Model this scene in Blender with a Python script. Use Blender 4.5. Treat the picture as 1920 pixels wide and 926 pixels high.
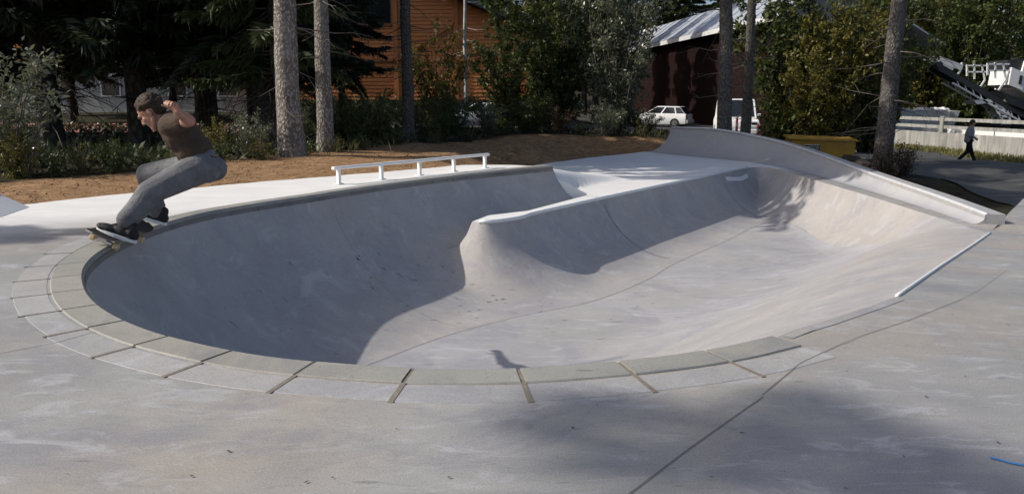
import bpy, bmesh, math, random
import numpy as np
from mathutils import Vector, Matrix, Quaternion
from mathutils.geometry import delaunay_2d_cdt

random.seed(7); np.random.seed(7)
S = bpy.context.scene
for o in list(bpy.data.objects): bpy.data.objects.remove(o)
COL = S.collection

# ------------------------------------------------------------------ camera, sky, sun, exposure
cam_d = bpy.data.cameras.new('camera'); cam = bpy.data.objects.new('camera', cam_d); COL.objects.link(cam)
cam.location = (0, 0, 1.05); cam.rotation_euler = (math.radians(90 - 10.452), 0, 0)
cam_d.sensor_width = 36; cam_d.lens = 28.256; cam_d.clip_start = 0.05; cam_d.clip_end = 2000
S.camera = cam
SUN_EL, SUN_AZ = 38.0, 7.5          # light travels towards +X, turned SUN_AZ degrees to +Y
W = bpy.data.worlds.new('World'); S.world = W; W.use_nodes = True
nt = W.node_tree; bg = nt.nodes['Background']; sky = nt.nodes.new('ShaderNodeTexSky')
sky.sky_type = 'NISHITA'; sky.sun_disc = False
sky.sun_elevation = math.radians(SUN_EL); sky.sun_rotation = math.radians(180 + 90 - SUN_AZ)
nt.links.new(sky.outputs[0], bg.inputs[0]); bg.inputs[1].default_value = 0.135
sky.dust_density = 2.5; sky.ozone_density = .5; sky.air_density = .8
sd = bpy.data.lights.new('sun', 'SUN'); so = bpy.data.objects.new('sun', sd); COL.objects.link(so)
sd.energy = 4.0; sd.angle = math.radians(0.53); sd.color = (1.0, 0.94, 0.85)
ce, se = math.cos(math.radians(SUN_EL)), math.sin(math.radians(SUN_EL))
sdir = Vector((ce*math.cos(math.radians(SUN_AZ)), ce*math.sin(math.radians(SUN_AZ)), -se))
so.rotation_euler = sdir.to_track_quat('-Z', 'Y').to_euler(); so.location = (-20, 0, 20)
S.view_settings.view_transform = 'Standard'; S.view_settings.look = 'None'
S.view_settings.exposure = 0.0; S.view_settings.gamma = 1.0; S.view_settings.use_curve_mapping = False
S.cycles.use_denoising = True; S.cycles.max_bounces = 6; S.cycles.diffuse_bounces = 3
S.cycles.transparent_max_bounces = 8

# ------------------------------------------------------------------ materials
def new_mat(name):
    m = bpy.data.materials.new(name); m.use_nodes = True
    n = m.node_tree.nodes; b = n['Principled BSDF']
    return m, m.node_tree, b
def coords(t, scale=(1, 1, 1), loc=(0, 0, 0), rot=(0, 0, 0), kind='Object'):
    tc = t.nodes.new('ShaderNodeTexCoord'); mp = t.nodes.new('ShaderNodeMapping')
    mp.inputs['Scale'].default_value = scale; mp.inputs['Location'].default_value = loc; mp.inputs['Rotation'].default_value = rot
    t.links.new(tc.outputs[kind], mp.inputs[0]); return mp.outputs[0]
def noise_n(t, vec, scale, detail=4, rough=.55, dist=0):
    n = t.nodes.new('ShaderNodeTexNoise'); n.inputs['Scale'].default_value = scale
    n.inputs['Detail'].default_value = detail; n.inputs['Roughness'].default_value = rough; n.inputs['Distortion'].default_value = dist
    t.links.new(vec, n.inputs['Vector']); return n.outputs['Fac']
def ramp(t, fac, stops):
    r = t.nodes.new('ShaderNodeValToRGB'); e = r.color_ramp.elements
    while len(e) < len(stops): e.new(.5)
    for k, (p, c) in enumerate(stops):
        e[k].position = p; e[k].color = (c, c, c, 1) if not hasattr(c, '__len__') else (*c, 1)
    t.links.new(fac, r.inputs[0]); return r.outputs[0]
def mixc(t, fac, a, b, mode='MIX'):
    m = t.nodes.new('ShaderNodeMix'); m.data_type = 'RGBA'; m.blend_type = mode
    for sock, v in ((m.inputs[0], fac), (m.inputs[6], a), (m.inputs[7], b)):
        if hasattr(v, 'links'): t.links.new(v, sock)
        elif not hasattr(v, '__len__'): sock.default_value = v
        else: sock.default_value = (*v, 1)
    return m.outputs[2]
def bump(t, b, h, strength=.3, dist=.01):
    n = t.nodes.new('ShaderNodeBump'); n.inputs['Strength'].default_value = strength; n.inputs['Distance'].default_value = dist
    t.links.new(h, n.inputs['Height']); t.links.new(n.outputs[0], b.inputs['Normal'])

def concrete(name, light, dark, warm, rough=.62, wear=.5, scuff=.5, pale=None, seed=0, streak=(1, 1, 1), tone=.5, white=None):
    """cast concrete: cloudy cement tint, warm patches, violet grey stains, pale bloom, trowel streaks, pits, scuffs, fine grain"""
    m, t, b = new_mat(name); v = coords(t, loc=(seed*3.1, seed*1.7, seed))
    vs = coords(t, scale=streak, loc=(seed, 2*seed, 0))
    c = mixc(t, ramp(t, noise_n(t, v, .8, 9, .66, .5), [(.34, 0), (.66, 1)]), dark, light)
    c = mixc(t, ramp(t, noise_n(t, v, .6, 5, .6, .4), [(.46, 0), (.66, tone)]), c, warm)
    vio = tuple(x*k_ for x, k_ in zip(dark, (.93, .92, 1.02)))
    c = mixc(t, ramp(t, noise_n(t, coords(t, loc=(seed+9, 4, 2)), 1.25, 12, .72, .7), [(.49, 0), (.62, min(1, wear*1.5))]), c, vio)
    if pale: c = mixc(t, ramp(t, noise_n(t, vs, 2.6, 12, .74, .9), [(.53, 0), (.64, .8)]), c, pale)
    c = mixc(t, ramp(t, noise_n(t, vs, 6.5, 12, .78, 1.4), [(.53, 0), (.68, wear)]), c, tuple(x*.74 for x in dark))
    vd = coords(t, scale=(3.5, 16, 6), rot=(0, 0, .6), loc=(seed*5, 1, 0))
    c = mixc(t, ramp(t, noise_n(t, vd, 1.9, 2, .5, .2), [(.70, 0), (.74, scuff)]), c, tuple(x*.38 for x in dark))
    c = mixc(t, ramp(t, noise_n(t, v, 38, 2, .5), [(.72, 0), (.77, .55)]), c, tuple(x*.5 for x in dark))
    c = mixc(t, ramp(t, noise_n(t, coords(t, loc=(1, seed, 3)), 30, 2, .5), [(.74, 0), (.79, .5)]), c, tuple(min(.9, x*1.35) for x in light))
    if white:
        at = t.nodes.new('ShaderNodeVertexColor'); at.layer_name = 'pale'; sp = t.nodes.new('ShaderNodeSeparateColor'); t.links.new(at.outputs[0], sp.inputs[0])
        c = mixc(t, sp.outputs[0], c, mixc(t, ramp(t, noise_n(t, vs, 1.6, 9, .65, .5), [(.35, 0), (.68, 1)]), tuple(x*.90 for x in white), white))
    g = noise_n(t, v, 150, 4, .7)
    c = mixc(t, .22, c, ramp(t, g, [(.3, .0), (.7, 1.0)]), 'OVERLAY')
    t.links.new(c, b.inputs['Base Color'])
    t.links.new(ramp(t, noise_n(t, v, 3, 4), [(.3, rough-.1), (.7, rough+.12)]), b.inputs['Roughness'])
    h = mixc(t, .5, noise_n(t, v, 70, 4, .6), noise_n(t, vs, 6, 8, .72, 1.0))
    bump(t, b, h, .28, .006); b.inputs['Specular IOR Level'].default_value = .35
    return m

M = {}
M['deck'] = concrete('deck concrete', (.345, .34, .325), (.25, .25, .248), (.385, .335, .28), wear=.45, scuff=.35, pale=(.43, .43, .445), seed=1, streak=(1, 2.2, 1), white=(.80, .79, .77), tone=.75)
M['deck_white'] = concrete('pale deck concrete', (.80, .795, .775), (.72, .72, .715), (.80, .77, .71), wear=.1, scuff=.1, seed=2)  # palest of the concretes
M['wall'] = concrete('bowl wall concrete', (.42, .405, .395), (.33, .32, .322), (.445, .395, .345), wear=.34, scuff=.5, pale=(.46, .455, .45), seed=3)
M['floor'] = concrete('bowl floor concrete', (.42, .412, .43), (.32, .316, .322), (.41, .395, .37), wear=.42, scuff=.5, pale=(.50, .492, .52), seed=4, streak=(1.0, 3.2, 1))
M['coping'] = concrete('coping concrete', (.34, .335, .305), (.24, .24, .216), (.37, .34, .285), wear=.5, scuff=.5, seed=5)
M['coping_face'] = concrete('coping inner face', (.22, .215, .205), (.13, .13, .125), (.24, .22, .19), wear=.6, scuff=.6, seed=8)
M['slab'] = concrete('edge slab concrete', (.40, .395, .39), (.30, .298, .296), (.41, .375, .335), wear=.45, scuff=.35, pale=(.45, .45, .47), seed=6)
M['ramp'] = concrete('ramp concrete', (.43, .43, .44), (.36, .36, .37), (.45, .43, .40), wear=.3, scuff=.3, seed=7)

def plain(name, col, rough=.5, metal=0, var=.12, scale=8, bs=0., spec=.5):
    m, t, b = new_mat(name); v = coords(t)
    n = noise_n(t, v, scale, 5, .6)
    c = mixc(t, ramp(t, n, [(.3, 0), (.7, 1)]), tuple(x*(1-var) for x in col), tuple(min(1, x*(1+var)) for x in col))
    t.links.new(c, b.inputs['Base Color']); b.inputs['Roughness'].default_value = rough; b.inputs['Metallic'].default_value = metal
    b.inputs['Specular IOR Level'].default_value = spec
    if bs: bump(t, b, noise_n(t, v, scale*6, 4, .6), bs, .01)
    return m
M['mortar'] = plain('joint mortar', (.20, .175, .14), .9, 0, .2, 20, .3)
M['sawcut'] = plain('saw cut joint', (.15, .145, .135), .9, 0, .2, 20)  # plain dark grey of the joint ribbons
M['pipe'] = plain('galvanised pipe', (.70, .71, .73), .38, .25, .08, 10)
M['white_paint'] = plain('white paint', (.78, .78, .77), .42, 0, .04, 6)
M['white_dirty'] = plain('weathered white paint', (.66, .67, .66), .5, 0, .15, 3)
M['black'] = plain('black rubber', (.012, .012, .013), .7, 0, .2, 20)
M['dark_metal'] = plain('dark steel', (.05, .052, .055), .5, .5, .2, 8)
M['steel'] = plain('steel', (.5, .5, .5), .35, .9, .1, 8)
M['drain'] = plain('drain iron', (.06, .06, .06), .6, .4, .3, 30)
M['glass'] = plain('dark glass', (.015, .018, .02), .08, 0, .1, 4, spec=.8)
M['orange'] = plain('orange stripe', (.75, .14, .04), .5)
M['red'] = plain('red lamp plastic', (.55, .02, .02), .35)
M['pinkred'] = plain('faded red paint', (.62, .08, .09), .5)
M['yellow'] = plain('yellow ochre paint', (.42, .23, .022), .55, 0, .18, 2.5, .1)
M['sign_black'] = plain('sign black', (.02, .02, .02), .5)
M['sign_white'] = plain('sign white', (.7, .7, .68), .5)
M['blue_paint'] = plain('blue marking paint', (.04, .22, .55), .7, 0, .3, 30)
M['court'] = plain('red court surface', (.36, .12, .11), .85, 0, .15, 3)
M['roof_metal'] = plain('grey roof sheet', (.42, .44, .48), .42, .2, .08, 1.5)
M['roof_dark'] = plain('dark green roof edge', (.03, .045, .045), .5, .2, .1, 3)
M['barn_wall'] = plain('shade darkened red boards', (.016, .007, .006), .9, 0, .3, 3, spec=.1)  # red boards; the shade on the wall is put into this near-black colour
M['grey_wall'] = plain('grey render', (.30, .30, .29), .85, 0, .12, 2)
M['plinth'] = plain('plinth', (.10, .10, .095), .9, 0, .12, 2)

def fence_wall_mat():
    m, t, b = new_mat('stained cast wall'); v = coords(t, scale=(1, 1, .12))
    c = mixc(t, ramp(t, noise_n(t, v, 3.0, 5, .7, .3), [(.35, 0), (.68, 1)]), (.20, .20, .185), (.46, .45, .42))
    c = mixc(t, ramp(t, noise_n(t, coords(t), 1.2, 4), [(.45, 0), (.75, .6)]), c, (.15, .15, .13))
    t.links.new(c, b.inputs['Base Color']); b.inputs['Roughness'].default_value = .9; return m
M['cast_wall'] = fence_wall_mat()

def wood(name, a, d, axis=(1.2, 12, 26)):
    m, t, b = new_mat(name); v = coords(t, scale=axis)
    oi = t.nodes.new('ShaderNodeObjectInfo')
    c = mixc(t, ramp(t, noise_n(t, v, 1.2, 5, .65, .4), [(.3, 0), (.72, 1)]), d, a)
    c = mixc(t, ramp(t, oi.outputs['Random'], [(0, 0), (1, .45)]), c, d)
    t.links.new(c, b.inputs['Base Color']); b.inputs['Roughness'].default_value = .6
    bump(t, b, noise_n(t, v, 3, 4), .15, .01); return m
M['larch'] = wood('stained larch boards', (.66, .26, .075), (.42, .14, .038))
M['larch_post'] = wood('stained larch posts', (.52, .21, .065), (.36, .13, .04), (8, 8, 1.2))

def bark(name, lit, dk, sc=16):
    m, t, b = new_mat(name); v = coords(t, scale=(1, 1, .55))
    vo = t.nodes.new('ShaderNodeTexVoronoi'); vo.feature = 'F1'; vo.inputs['Scale'].default_value = sc; vo.inputs['Randomness'].default_value = 1
    nz = t.nodes.new('ShaderNodeTexNoise'); nz.inputs['Scale'].default_value = 9
    vm = t.nodes.new('ShaderNodeVectorMath'); vm.operation = 'ADD'
    t.links.new(v, nz.inputs['Vector']); 
    sc_ = t.nodes.new('ShaderNodeVectorMath'); sc_.operation = 'SCALE'; sc_.inputs['Scale'].default_value = .08
    t.links.new(nz.outputs['Color'], sc_.inputs[0]); t.links.new(v, vm.inputs[0]); t.links.new(sc_.outputs[0], vm.inputs[1])
    t.links.new(vm.outputs[0], vo.inputs['Vector'])
    c = mixc(t, ramp(t, vo.outputs['Distance'], [(.15, 1), (.6, 0)]), dk, lit)
    c = mixc(t, ramp(t, noise_n(t, coords(t), 2.5, 4), [(.45, 0), (.7, .6)]), c, tuple(x*.7 for x in lit))
    t.links.new(c, b.inputs['Base Color']); b.inputs['Roughness'].default_value = .9; b.inputs['Specular IOR Level'].default_value = .2
    h = mixc(t, .45, ramp(t, vo.outputs['Distance'], [(.05, 1), (.7, 0)]), noise_n(t, v, 40, 4, .7))
    bump(t, b, h, 1.0, .05); return m
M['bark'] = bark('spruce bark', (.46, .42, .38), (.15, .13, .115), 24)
M['bark_mid'] = bark('shaded grey spruce bark', (.21, .195, .18), (.085, .075, .067), 22)  # darker grey bark copy, tree shade on these trunks put into its colour
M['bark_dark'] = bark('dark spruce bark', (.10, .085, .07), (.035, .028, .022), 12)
M['birch'] = plain('pale bark', (.52, .50, .46), .8, 0, .35, 9, .3)
M['twig'] = plain('dead twig', (.13, .11, .095), .9, 0, .3, 10)
M['twig_dark'] = plain('dark twig', (.05, .042, .034), .9, 0, .3, 10)

def leaf(name, a, b_, c_=None, trans=.35, rough=.45, spec=.35):
    m, t, b = new_mat(name); v = coords(t)
    g = t.nodes.new('ShaderNodeNewGeometry')
    c = mixc(t, ramp(t, g.outputs['Random Per Island'], [(0, 0), (1, 1)]), a, b_)
    if c_: c = mixc(t, ramp(t, noise_n(t, v, 1.1, 2), [(.5, 0), (.75, .8)]), c, c_)
    t.links.new(c, b.inputs['Base Color']); b.inputs['Roughness'].default_value = rough; b.inputs['Specular IOR Level'].default_value = spec
    tr = t.nodes.new('ShaderNodeBsdfTranslucent'); t.links.new(c, tr.inputs[0])
    mx = t.nodes.new('ShaderNodeMixShader'); mx.inputs[0].default_value = trans
    out = t.nodes['Material Output']; t.links.new(b.outputs[0], mx.inputs[1]); t.links.new(tr.outputs[0], mx.inputs[2]); t.links.new(mx.outputs[0], out.inputs[0])
    return m
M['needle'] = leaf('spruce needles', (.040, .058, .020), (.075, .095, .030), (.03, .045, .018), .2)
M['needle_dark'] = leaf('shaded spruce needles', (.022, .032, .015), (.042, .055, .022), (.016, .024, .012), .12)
M['leaf_green'] = leaf('green leaves', (.050, .075, .022), (.10, .125, .035), (.13, .12, .03))
M['leaf_grey'] = leaf('grey green willow leaves', (.10, .12, .07), (.22, .235, .16), (.13, .15, .06), .3, .33, .6)
M['leaf_autumn'] = leaf('turning leaves', (.10, .105, .028), (.19, .155, .03), (.06, .08, .022))
M['leaf_red'] = leaf('reddish leaves', (.10, .035, .025), (.07, .075, .03), (.12, .05, .03))
M['grass'] = leaf('rough grass', (.16, .17, .05), (.24, .21, .09), (.10, .12, .035), .3)

def ground_mat():
    m, t, b = new_mat('soil and forest floor'); v = coords(t)
    at = t.nodes.new('ShaderNodeVertexColor'); at.layer_name = 'zone'
    sep = t.nodes.new('ShaderNodeSeparateColor'); t.links.new(at.outputs[0], sep.inputs[0])
    soil = mixc(t, ramp(t, noise_n(t, v, 3.2, 7, .7, .8), [(.35, 0), (.7, 1)]), (.18, .105, .055), (.47, .29, .155))
    soil = mixc(t, ramp(t, noise_n(t, coords(t, scale=(1, 3, 1)), 9, 5, .7), [(.52, 0), (.66, .7)]), soil, (.66, .45, .26))
    soil = mixc(t, ramp(t, noise_n(t, coords(t, scale=(1, 2.5, 1), loc=(4, 2, 0)), 6, 6, .7), [(.52, 0), (.66, .9)]), soil, (.075, .04, .022))
    fl = mixc(t, ramp(t, noise_n(t, v, 4, 6, .7), [(.35, 0), (.7, 1)]), (.022, .02, .013), (.06, .055, .03))
    dk = mixc(t, ramp(t, noise_n(t, v, 3, 6, .7), [(.35, 0), (.7, 1)]), (.018, .015, .012), (.05, .042, .034))
    c = mixc(t, sep.outputs[0], fl, soil); c = mixc(t, sep.outputs[1], c, dk)
    t.links.new(c, b.inputs['Base Color']); b.inputs['Roughness'].default_value = .95; b.inputs['Specular IOR Level'].default_value = .1
    bump(t, b, mixc(t, .5, noise_n(t, v, 9, 6, .7), noise_n(t, v, 40, 4, .7)), .9, .06); return m
M['ground'] = ground_mat()
def asphalt_mat():
    m, t, b = new_mat('asphalt'); v = coords(t)
    c = mixc(t, ramp(t, noise_n(t, v, 1.0, 5, .6), [(.35, 0), (.7, 1)]), (.035, .035, .036), (.075, .073, .07))
    c = mixc(t, ramp(t, noise_n(t, coords(t, scale=(.5, 2, 1)), 1.4, 5, .6), [(.55, 0), (.7, .6)]), c, (.16, .15, .135))
    t.links.new(c, b.inputs['Base Color']); b.inputs['Roughness'].default_value = .85
    bump(t, b, noise_n(t, v, 60, 3), .4, .01); return m
M['asphalt'] = asphalt_mat()
def cloth(name, col, var=.25, sc=60, rough=.9):
    m, t, b = new_mat(name); v = coords(t)
    c = mixc(t, ramp(t, noise_n(t, v, 7, 5, .65), [(.3, 0), (.7, 1)]), tuple(x*(1-var) for x in col), tuple(x*(1+var) for x in col))
    t.links.new(c, b.inputs['Base Color']); b.inputs['Roughness'].default_value = rough; b.inputs['Specular IOR Level'].default_value = .15
    bump(t, b, mixc(t, .35, noise_n(t, coords(t, scale=(1, 1, 1.8)), 13, 5, .6, 1.2), noise_n(t, v, sc, 3)), .7, .02); return m
M['tee'] = cloth('brown cotton', (.075, .054, .040), .15)
M['jeans'] = cloth('grey denim', (.165, .165, .17), .35)
M['skin'] = plain('skin', (.40, .20, .13), .5, 0, .1, 14, .06)
M['hair'] = cloth('dark curly hair', (.05, .033, .022), .6, 90, .6)
M['eye'] = plain('dark eye', (.02, .015, .012), .2)
M['jacket'] = cloth('grey jacket', (.22, .22, .25), .15)
M['navy'] = cloth('navy trousers', (.012, .012, .016), .2)
M['wheel_cream'] = plain('cream urethane', (.62, .46, .27), .4)
M['deck_ply'] = wood('maple ply', (.30, .25, .20), (.18, .15, .12))
M['grip'] = plain('grip tape', (.018, .018, .018), .95, 0, .2, 50, .5)

# ------------------------------------------------------------------ mesh helpers
def mk(name, verts, faces, mats, parent=None, smooth=False, mi=None):
    me = bpy.data.meshes.new(name)
    me.from_pydata([tuple(map(float, v)) for v in verts], [], [tuple(map(int, f)) for f in faces])
    for m in (mats if isinstance(mats, (list, tuple)) else [mats]): me.materials.append(M[m] if isinstance(m, str) else m)
    if mi is not None: me.polygons.foreach_set('material_index', np.asarray(mi, dtype=np.int32))
    if smooth: me.polygons.foreach_set('use_smooth', np.ones(len(me.polygons), dtype=bool))
    me.update()
    o = bpy.data.objects.new(name, me); COL.objects.link(o)
    if parent is not None: o.parent = parent
    return o
def mk_fast(name, V, F, mats, mi=None, smooth=False):
    """numpy quads/tris -> mesh datablock"""
    me = bpy.data.meshes.new(name); V = np.asarray(V, dtype=np.float32); F = np.asarray(F, dtype=np.int32); k = F.shape[1]
    me.vertices.add(len(V)); me.vertices.foreach_set('co', V.ravel())
    me.loops.add(F.size); me.loops.foreach_set('vertex_index', F.ravel())
    me.polygons.add(len(F)); me.polygons.foreach_set('loop_start', np.arange(0, F.size, k, dtype=np.int32))
    for m in (mats if isinstance(mats, (list, tuple)) else [mats]): me.materials.append(M[m])
    if mi is not None: me.polygons.foreach_set('material_index', np.asarray(mi, dtype=np.int32))
    if smooth: me.polygons.foreach_set('use_smooth', np.ones(len(F), dtype=bool))
    me.update(calc_edges=True); me.validate(); return me
def link(name, me, parent=None, loc=(0, 0, 0), rot=(0, 0, 0), sc=(1, 1, 1)):
    o = bpy.data.objects.new(name, me); COL.objects.link(o); o.location = loc; o.rotation_euler = rot; o.scale = sc
    if parent is not None: o.parent = parent
    return o
def tag(o, label=None, cat=None, group=None, kind=None):
    if label: o['label'] = label
    if cat: o['category'] = cat
    if group: o['group'] = group
    if kind: o['kind'] = kind
    return o
def empty(name, loc=(0, 0, 0), rz=0, label=None, cat=None, group=None):
    o = bpy.data.objects.new(name, None); COL.objects.link(o); o.location = loc; o.rotation_euler = (0, 0, rz); o.empty_display_size = .2
    return tag(o, label, cat, group)
def frame_of(d):
    d = Vector(d).normalized(); a = Vector((0, 0, 1)) if abs(d.z) < .95 else Vector((1, 0, 0))
    x = a.cross(d).normalized(); return x, d.cross(x).normalized(), d
class MB:
    def __init__(s): s.v = []; s.f = []
    def add(s, vs, fs):
        b = len(s.v); s.v += [tuple(v) for v in vs]; s.f += [tuple(i+b for i in f) for f in fs]; return s
    def box(s, c, size, rot=None, taper=1.0):
        hx, hy, hz = size[0]/2, size[1]/2, size[2]/2; vs = []
        for z in (-1, 1):
            k = taper if z > 0 else 1
            for x, y in ((-1, -1), (1, -1), (1, 1), (-1, 1)): vs.append(Vector((x*hx*k, y*hy*k, z*hz)))
        R = rot if rot is not None else Matrix.Identity(3)
        return s.add([R @ v + Vector(c) for v in vs], [(0, 3, 2, 1), (4, 5, 6, 7), (0, 1, 5, 4), (1, 2, 6, 5), (2, 3, 7, 6), (3, 0, 4, 7)])
    def bar(s, a, b, w, h=None):
        a, b = Vector(a), Vector(b); x, y, d = frame_of(b-a); h = h or w; L = (b-a).length
        R = Matrix((x, y, d)).transposed(); return s.box((a+b)/2, (w, h, L), R)
    def tube(s, pts, rads, n=8, cap=True, squash=None):
        pts = [Vector(p) for p in pts]; rads = rads if hasattr(rads, '__len__') else [rads]*len(pts)
        vs = []; fs = []; px = None
        for i, p in enumerate(pts):
            d = (pts[min(i+1, len(pts)-1)] - pts[max(i-1, 0)]).normalized()
            if px is None: x, y, _ = frame_of(d)
            else:
                x = (px - d*px.dot(d)).normalized(); y = d.cross(x)
            px = x
            for k in range(n):
                a = 2*math.pi*k/n; vs.append(p + (x*math.cos(a) + y*math.sin(a))*rads[i])
        for i in range(len(pts)-1):
            for k in range(n): fs.append((i*n+k, i*n+(k+1) % n, (i+1)*n+(k+1) % n, (i+1)*n+k))
        if cap: fs.append(tuple(range(n-1, -1, -1))); fs.append(tuple((len(pts)-1)*n+k for k in range(n)))
        return s.add(vs, fs)
    def ball(s, c, r, seg=10, rings=7, R=None):
        r = r if hasattr(r, '__len__') else (r, r, r); c = Vector(c); vs = [Vector((0, 0, -r[2]))]
        for i in range(1, rings):
            t = math.pi*i/rings
            for k in range(seg):
                a = 2*math.pi*k/seg; vs.append(Vector((r[0]*math.sin(t)*math.cos(a), r[1]*math.sin(t)*math.sin(a), -r[2]*math.cos(t))))
        vs.append(Vector((0, 0, r[2]))); fs = []
        for k in range(seg): fs.append((0, 1+(k+1) % seg, 1+k))
        for i in range(rings-2):
            for k in range(seg):
                a, b_ = 1+i*seg+k, 1+i*seg+(k+1) % seg; fs.append((a, b_, b_+seg, a+seg))
        L = len(vs)-1
        for k in range(seg): fs.append((L, 1+(rings-2)*seg+k, 1+(rings-2)*seg+(k+1) % seg))
        if R is not None: vs = [R @ v for v in vs]
        return s.add([v + c for v in vs], fs)
    def limb(s, p0, r0, p1, r1, seg=10):
        s.ball(p0, r0, seg); s.ball(p1, r1, seg); return s.tube([p0, p1], [r0, r1], seg)
    def prism(s, poly, axis, a, b):
        """poly: 2-D outline; axis 'x','y','z' extruded from a to b"""
        n = len(poly); put = {'x': lambda p, t: (t, p[0], p[1]), 'y': lambda p, t: (p[0], t, p[1]), 'z': lambda p, t: (p[0], p[1], t)}[axis]
        vs = [put(p, a) for p in poly] + [put(p, b) for p in poly]
        return s.add(vs, [tuple(range(n-1, -1, -1)), tuple(range(n, 2*n))] + [(k, (k+1) % n, n+(k+1) % n, n+k) for k in range(n)])
    def build(s, name, mat, parent=None, smooth=False, bevel=0):
        o = mk(name, s.v, s.f, mat, parent, smooth)
        bm = bmesh.new(); bm.from_mesh(o.data); bmesh.ops.recalc_face_normals(bm, faces=bm.faces)
        if bevel: bmesh.ops.bevel(bm, geom=list(bm.edges), offset=bevel, segments=1, affect='EDGES')
        bm.to_mesh(o.data); bm.free(); return o
def sharp(o, deg=35):
    bm = bmesh.new(); bm.from_mesh(o.data); a = math.radians(deg)
    for e in bm.edges:
        if len(e.link_faces) == 2 and e.calc_face_angle(0) > a: e.smooth = False
    for f in bm.faces: f.smooth = True
    bm.to_mesh(o.data); bm.free()
def remesh(o, vox, smooth=4, disp=None):
    m = o.modifiers.new('r', 'REMESH'); m.mode = 'VOXEL'; m.voxel_size = vox; m.use_smooth_shade = True
    if smooth: q = o.modifiers.new('s', 'SMOOTH'); q.factor = .5; q.iterations = smooth
    dg = bpy.context.evaluated_depsgraph_get(); me = bpy.data.meshes.new_from_object(o.evaluated_get(dg))
    mats = list(o.data.materials); old = o.data; o.modifiers.clear(); o.data = me; bpy.data.meshes.remove(old)
    if not me.materials:
        for x in mats: me.materials.append(x)
    me.polygons.foreach_set('use_smooth', np.ones(len(me.polygons), dtype=bool)); return o

def catmull(P, n=8):
    P = np.asarray(P, float); out = []
    Q = np.vstack([2*P[0]-P[1], P, 2*P[-1]-P[-2]])
    for i in range(1, len(Q)-2):
        for t in np.linspace(0, 1, n, endpoint=False):
            a, b, c, d = Q[i-1], Q[i], Q[i+1], Q[i+2]
            out.append(.5*((2*b) + (-a+c)*t + (2*a-5*b+4*c-d)*t*t + (-a+3*b-3*c+d)*t**3))
    out.append(P[-1]); return np.array(out)
def resample(P, step):
    P = np.asarray(P, float); L = np.r_[0, np.cumsum(np.linalg.norm(np.diff(P[:, :2], axis=0), axis=1))]
    n = max(2, int(round(L[-1]/step))+1); s = np.linspace(0, L[-1], n)
    return np.column_stack([np.interp(s, L, P[:, k]) for k in range(P.shape[1])])
def sm(x): x = np.clip(x, 0, 1); return x*x*(3-2*x)
def pdist(P, L):
    """distance of N points to polyline L (cols x,y,...); also the other columns interpolated at the closest point"""
    P = np.asarray(P, float); L = np.asarray(L, float)
    best = np.full(len(P), 1e9); ext = np.zeros((len(P), max(0, L.shape[1]-2)))
    for a, b in zip(L[:-1], L[1:]):
        d = b[:2]-a[:2]; q = d@d
        t = np.clip(((P[:, :2]-a[:2])@d)/max(q, 1e-12), 0, 1)
        r = np.hypot(P[:, 0]-a[0]-t*d[0], P[:, 1]-a[1]-t*d[1]); k = r < best
        best[k] = r[k]
        if ext.shape[1]: ext[k] = a[2:] + t[k, None]*(b[2:]-a[2:])
    return best, ext
def inpoly(P, poly):
    P = np.asarray(P, float); poly = np.asarray(poly, float)[:, :2]; ins = np.zeros(len(P), bool)
    x, y = P[:, 0], P[:, 1]; n = len(poly)
    for i in range(n):
        x1, y1 = poly[i]; x2, y2 = poly[(i+1) % n]
        if y1 == y2: continue
        c = ((y1 > y) != (y2 > y)) & (x < (x2-x1)*(y-y1)/(y2-y1)+x1); ins ^= c
    return ins
def normals2(P):
    d = np.gradient(P[:, :2], axis=0); d /= np.linalg.norm(d, axis=1)[:, None]+1e-12
    return np.column_stack([d[:, 1], -d[:, 0]])      # right-hand side of the travel direction
def cdt(points, lines, closed_flags, keep):
    """triangulate points with polyline constraints, keep triangles whose centroid passes keep()"""
    V = [tuple(p[:2]) for p in points]; E_ = []
    for L, c in zip(lines, closed_flags):
        b = len(V); V += [tuple(p[:2]) for p in L]
        E_ += [(b+i, b+i+1) for i in range(len(L)-1)]
        if c: E_.append((b+len(L)-1, b))
    r = delaunay_2d_cdt([Vector(v) for v in V], E_, [], 0, 1e-5)
    P = np.array([tuple(v) for v in r[0]]); F = np.array([f for f in r[2] if len(f) == 3])
    C = P[F].mean(axis=1); F = F[keep(C)]
    a = P[F]; area = (a[:, 1, 0]-a[:, 0, 0])*(a[:, 2, 1]-a[:, 0, 1]) - (a[:, 1, 1]-a[:, 0, 1])*(a[:, 2, 0]-a[:, 0, 0])
    F[area < 0] = F[area < 0][:, ::-1]
    used = np.unique(F); mp = -np.ones(len(P), int); mp[used] = np.arange(len(used))
    return P[used], mp[F]

# ------------------------------------------------------------------ skate bowl: plan lines measured in metres
Z0, ZF = -.47, -1.28          # lower deck level, bowl floor level
L1c = [(1.175, 3.459), (.856, 3.265), (.5, 3.125), (.06, 3.023), (-.306, 3.01), (-.708, 3.074), (-1.1, 3.2), (-1.52, 3.434), (-1.81, 3.66),
       (-2.043, 3.89), (-2.243, 4.135), (-2.42, 4.40), (-2.6, 4.72), (-2.736, 5.02), (-2.85, 5.37), (-2.93, 5.75), (-2.985, 6.3), (-2.97, 6.9),
       (-2.85, 7.5), (-2.6, 8.07), (-2.30, 8.62), (-1.93, 9.33), (-1.5, 10.06), (-.8, 11.09), (-.166, 11.95), (.63, 12.79)]
L1 = resample(catmull(L1c, 10), .04)
E1 = np.array([.63, 12.79])
def zA(P): return -.46*np.clip(((P[:, 0]-1.3)*.6 + (P[:, 1]-3.6)*.8)/6.9, 0, 1)
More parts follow.
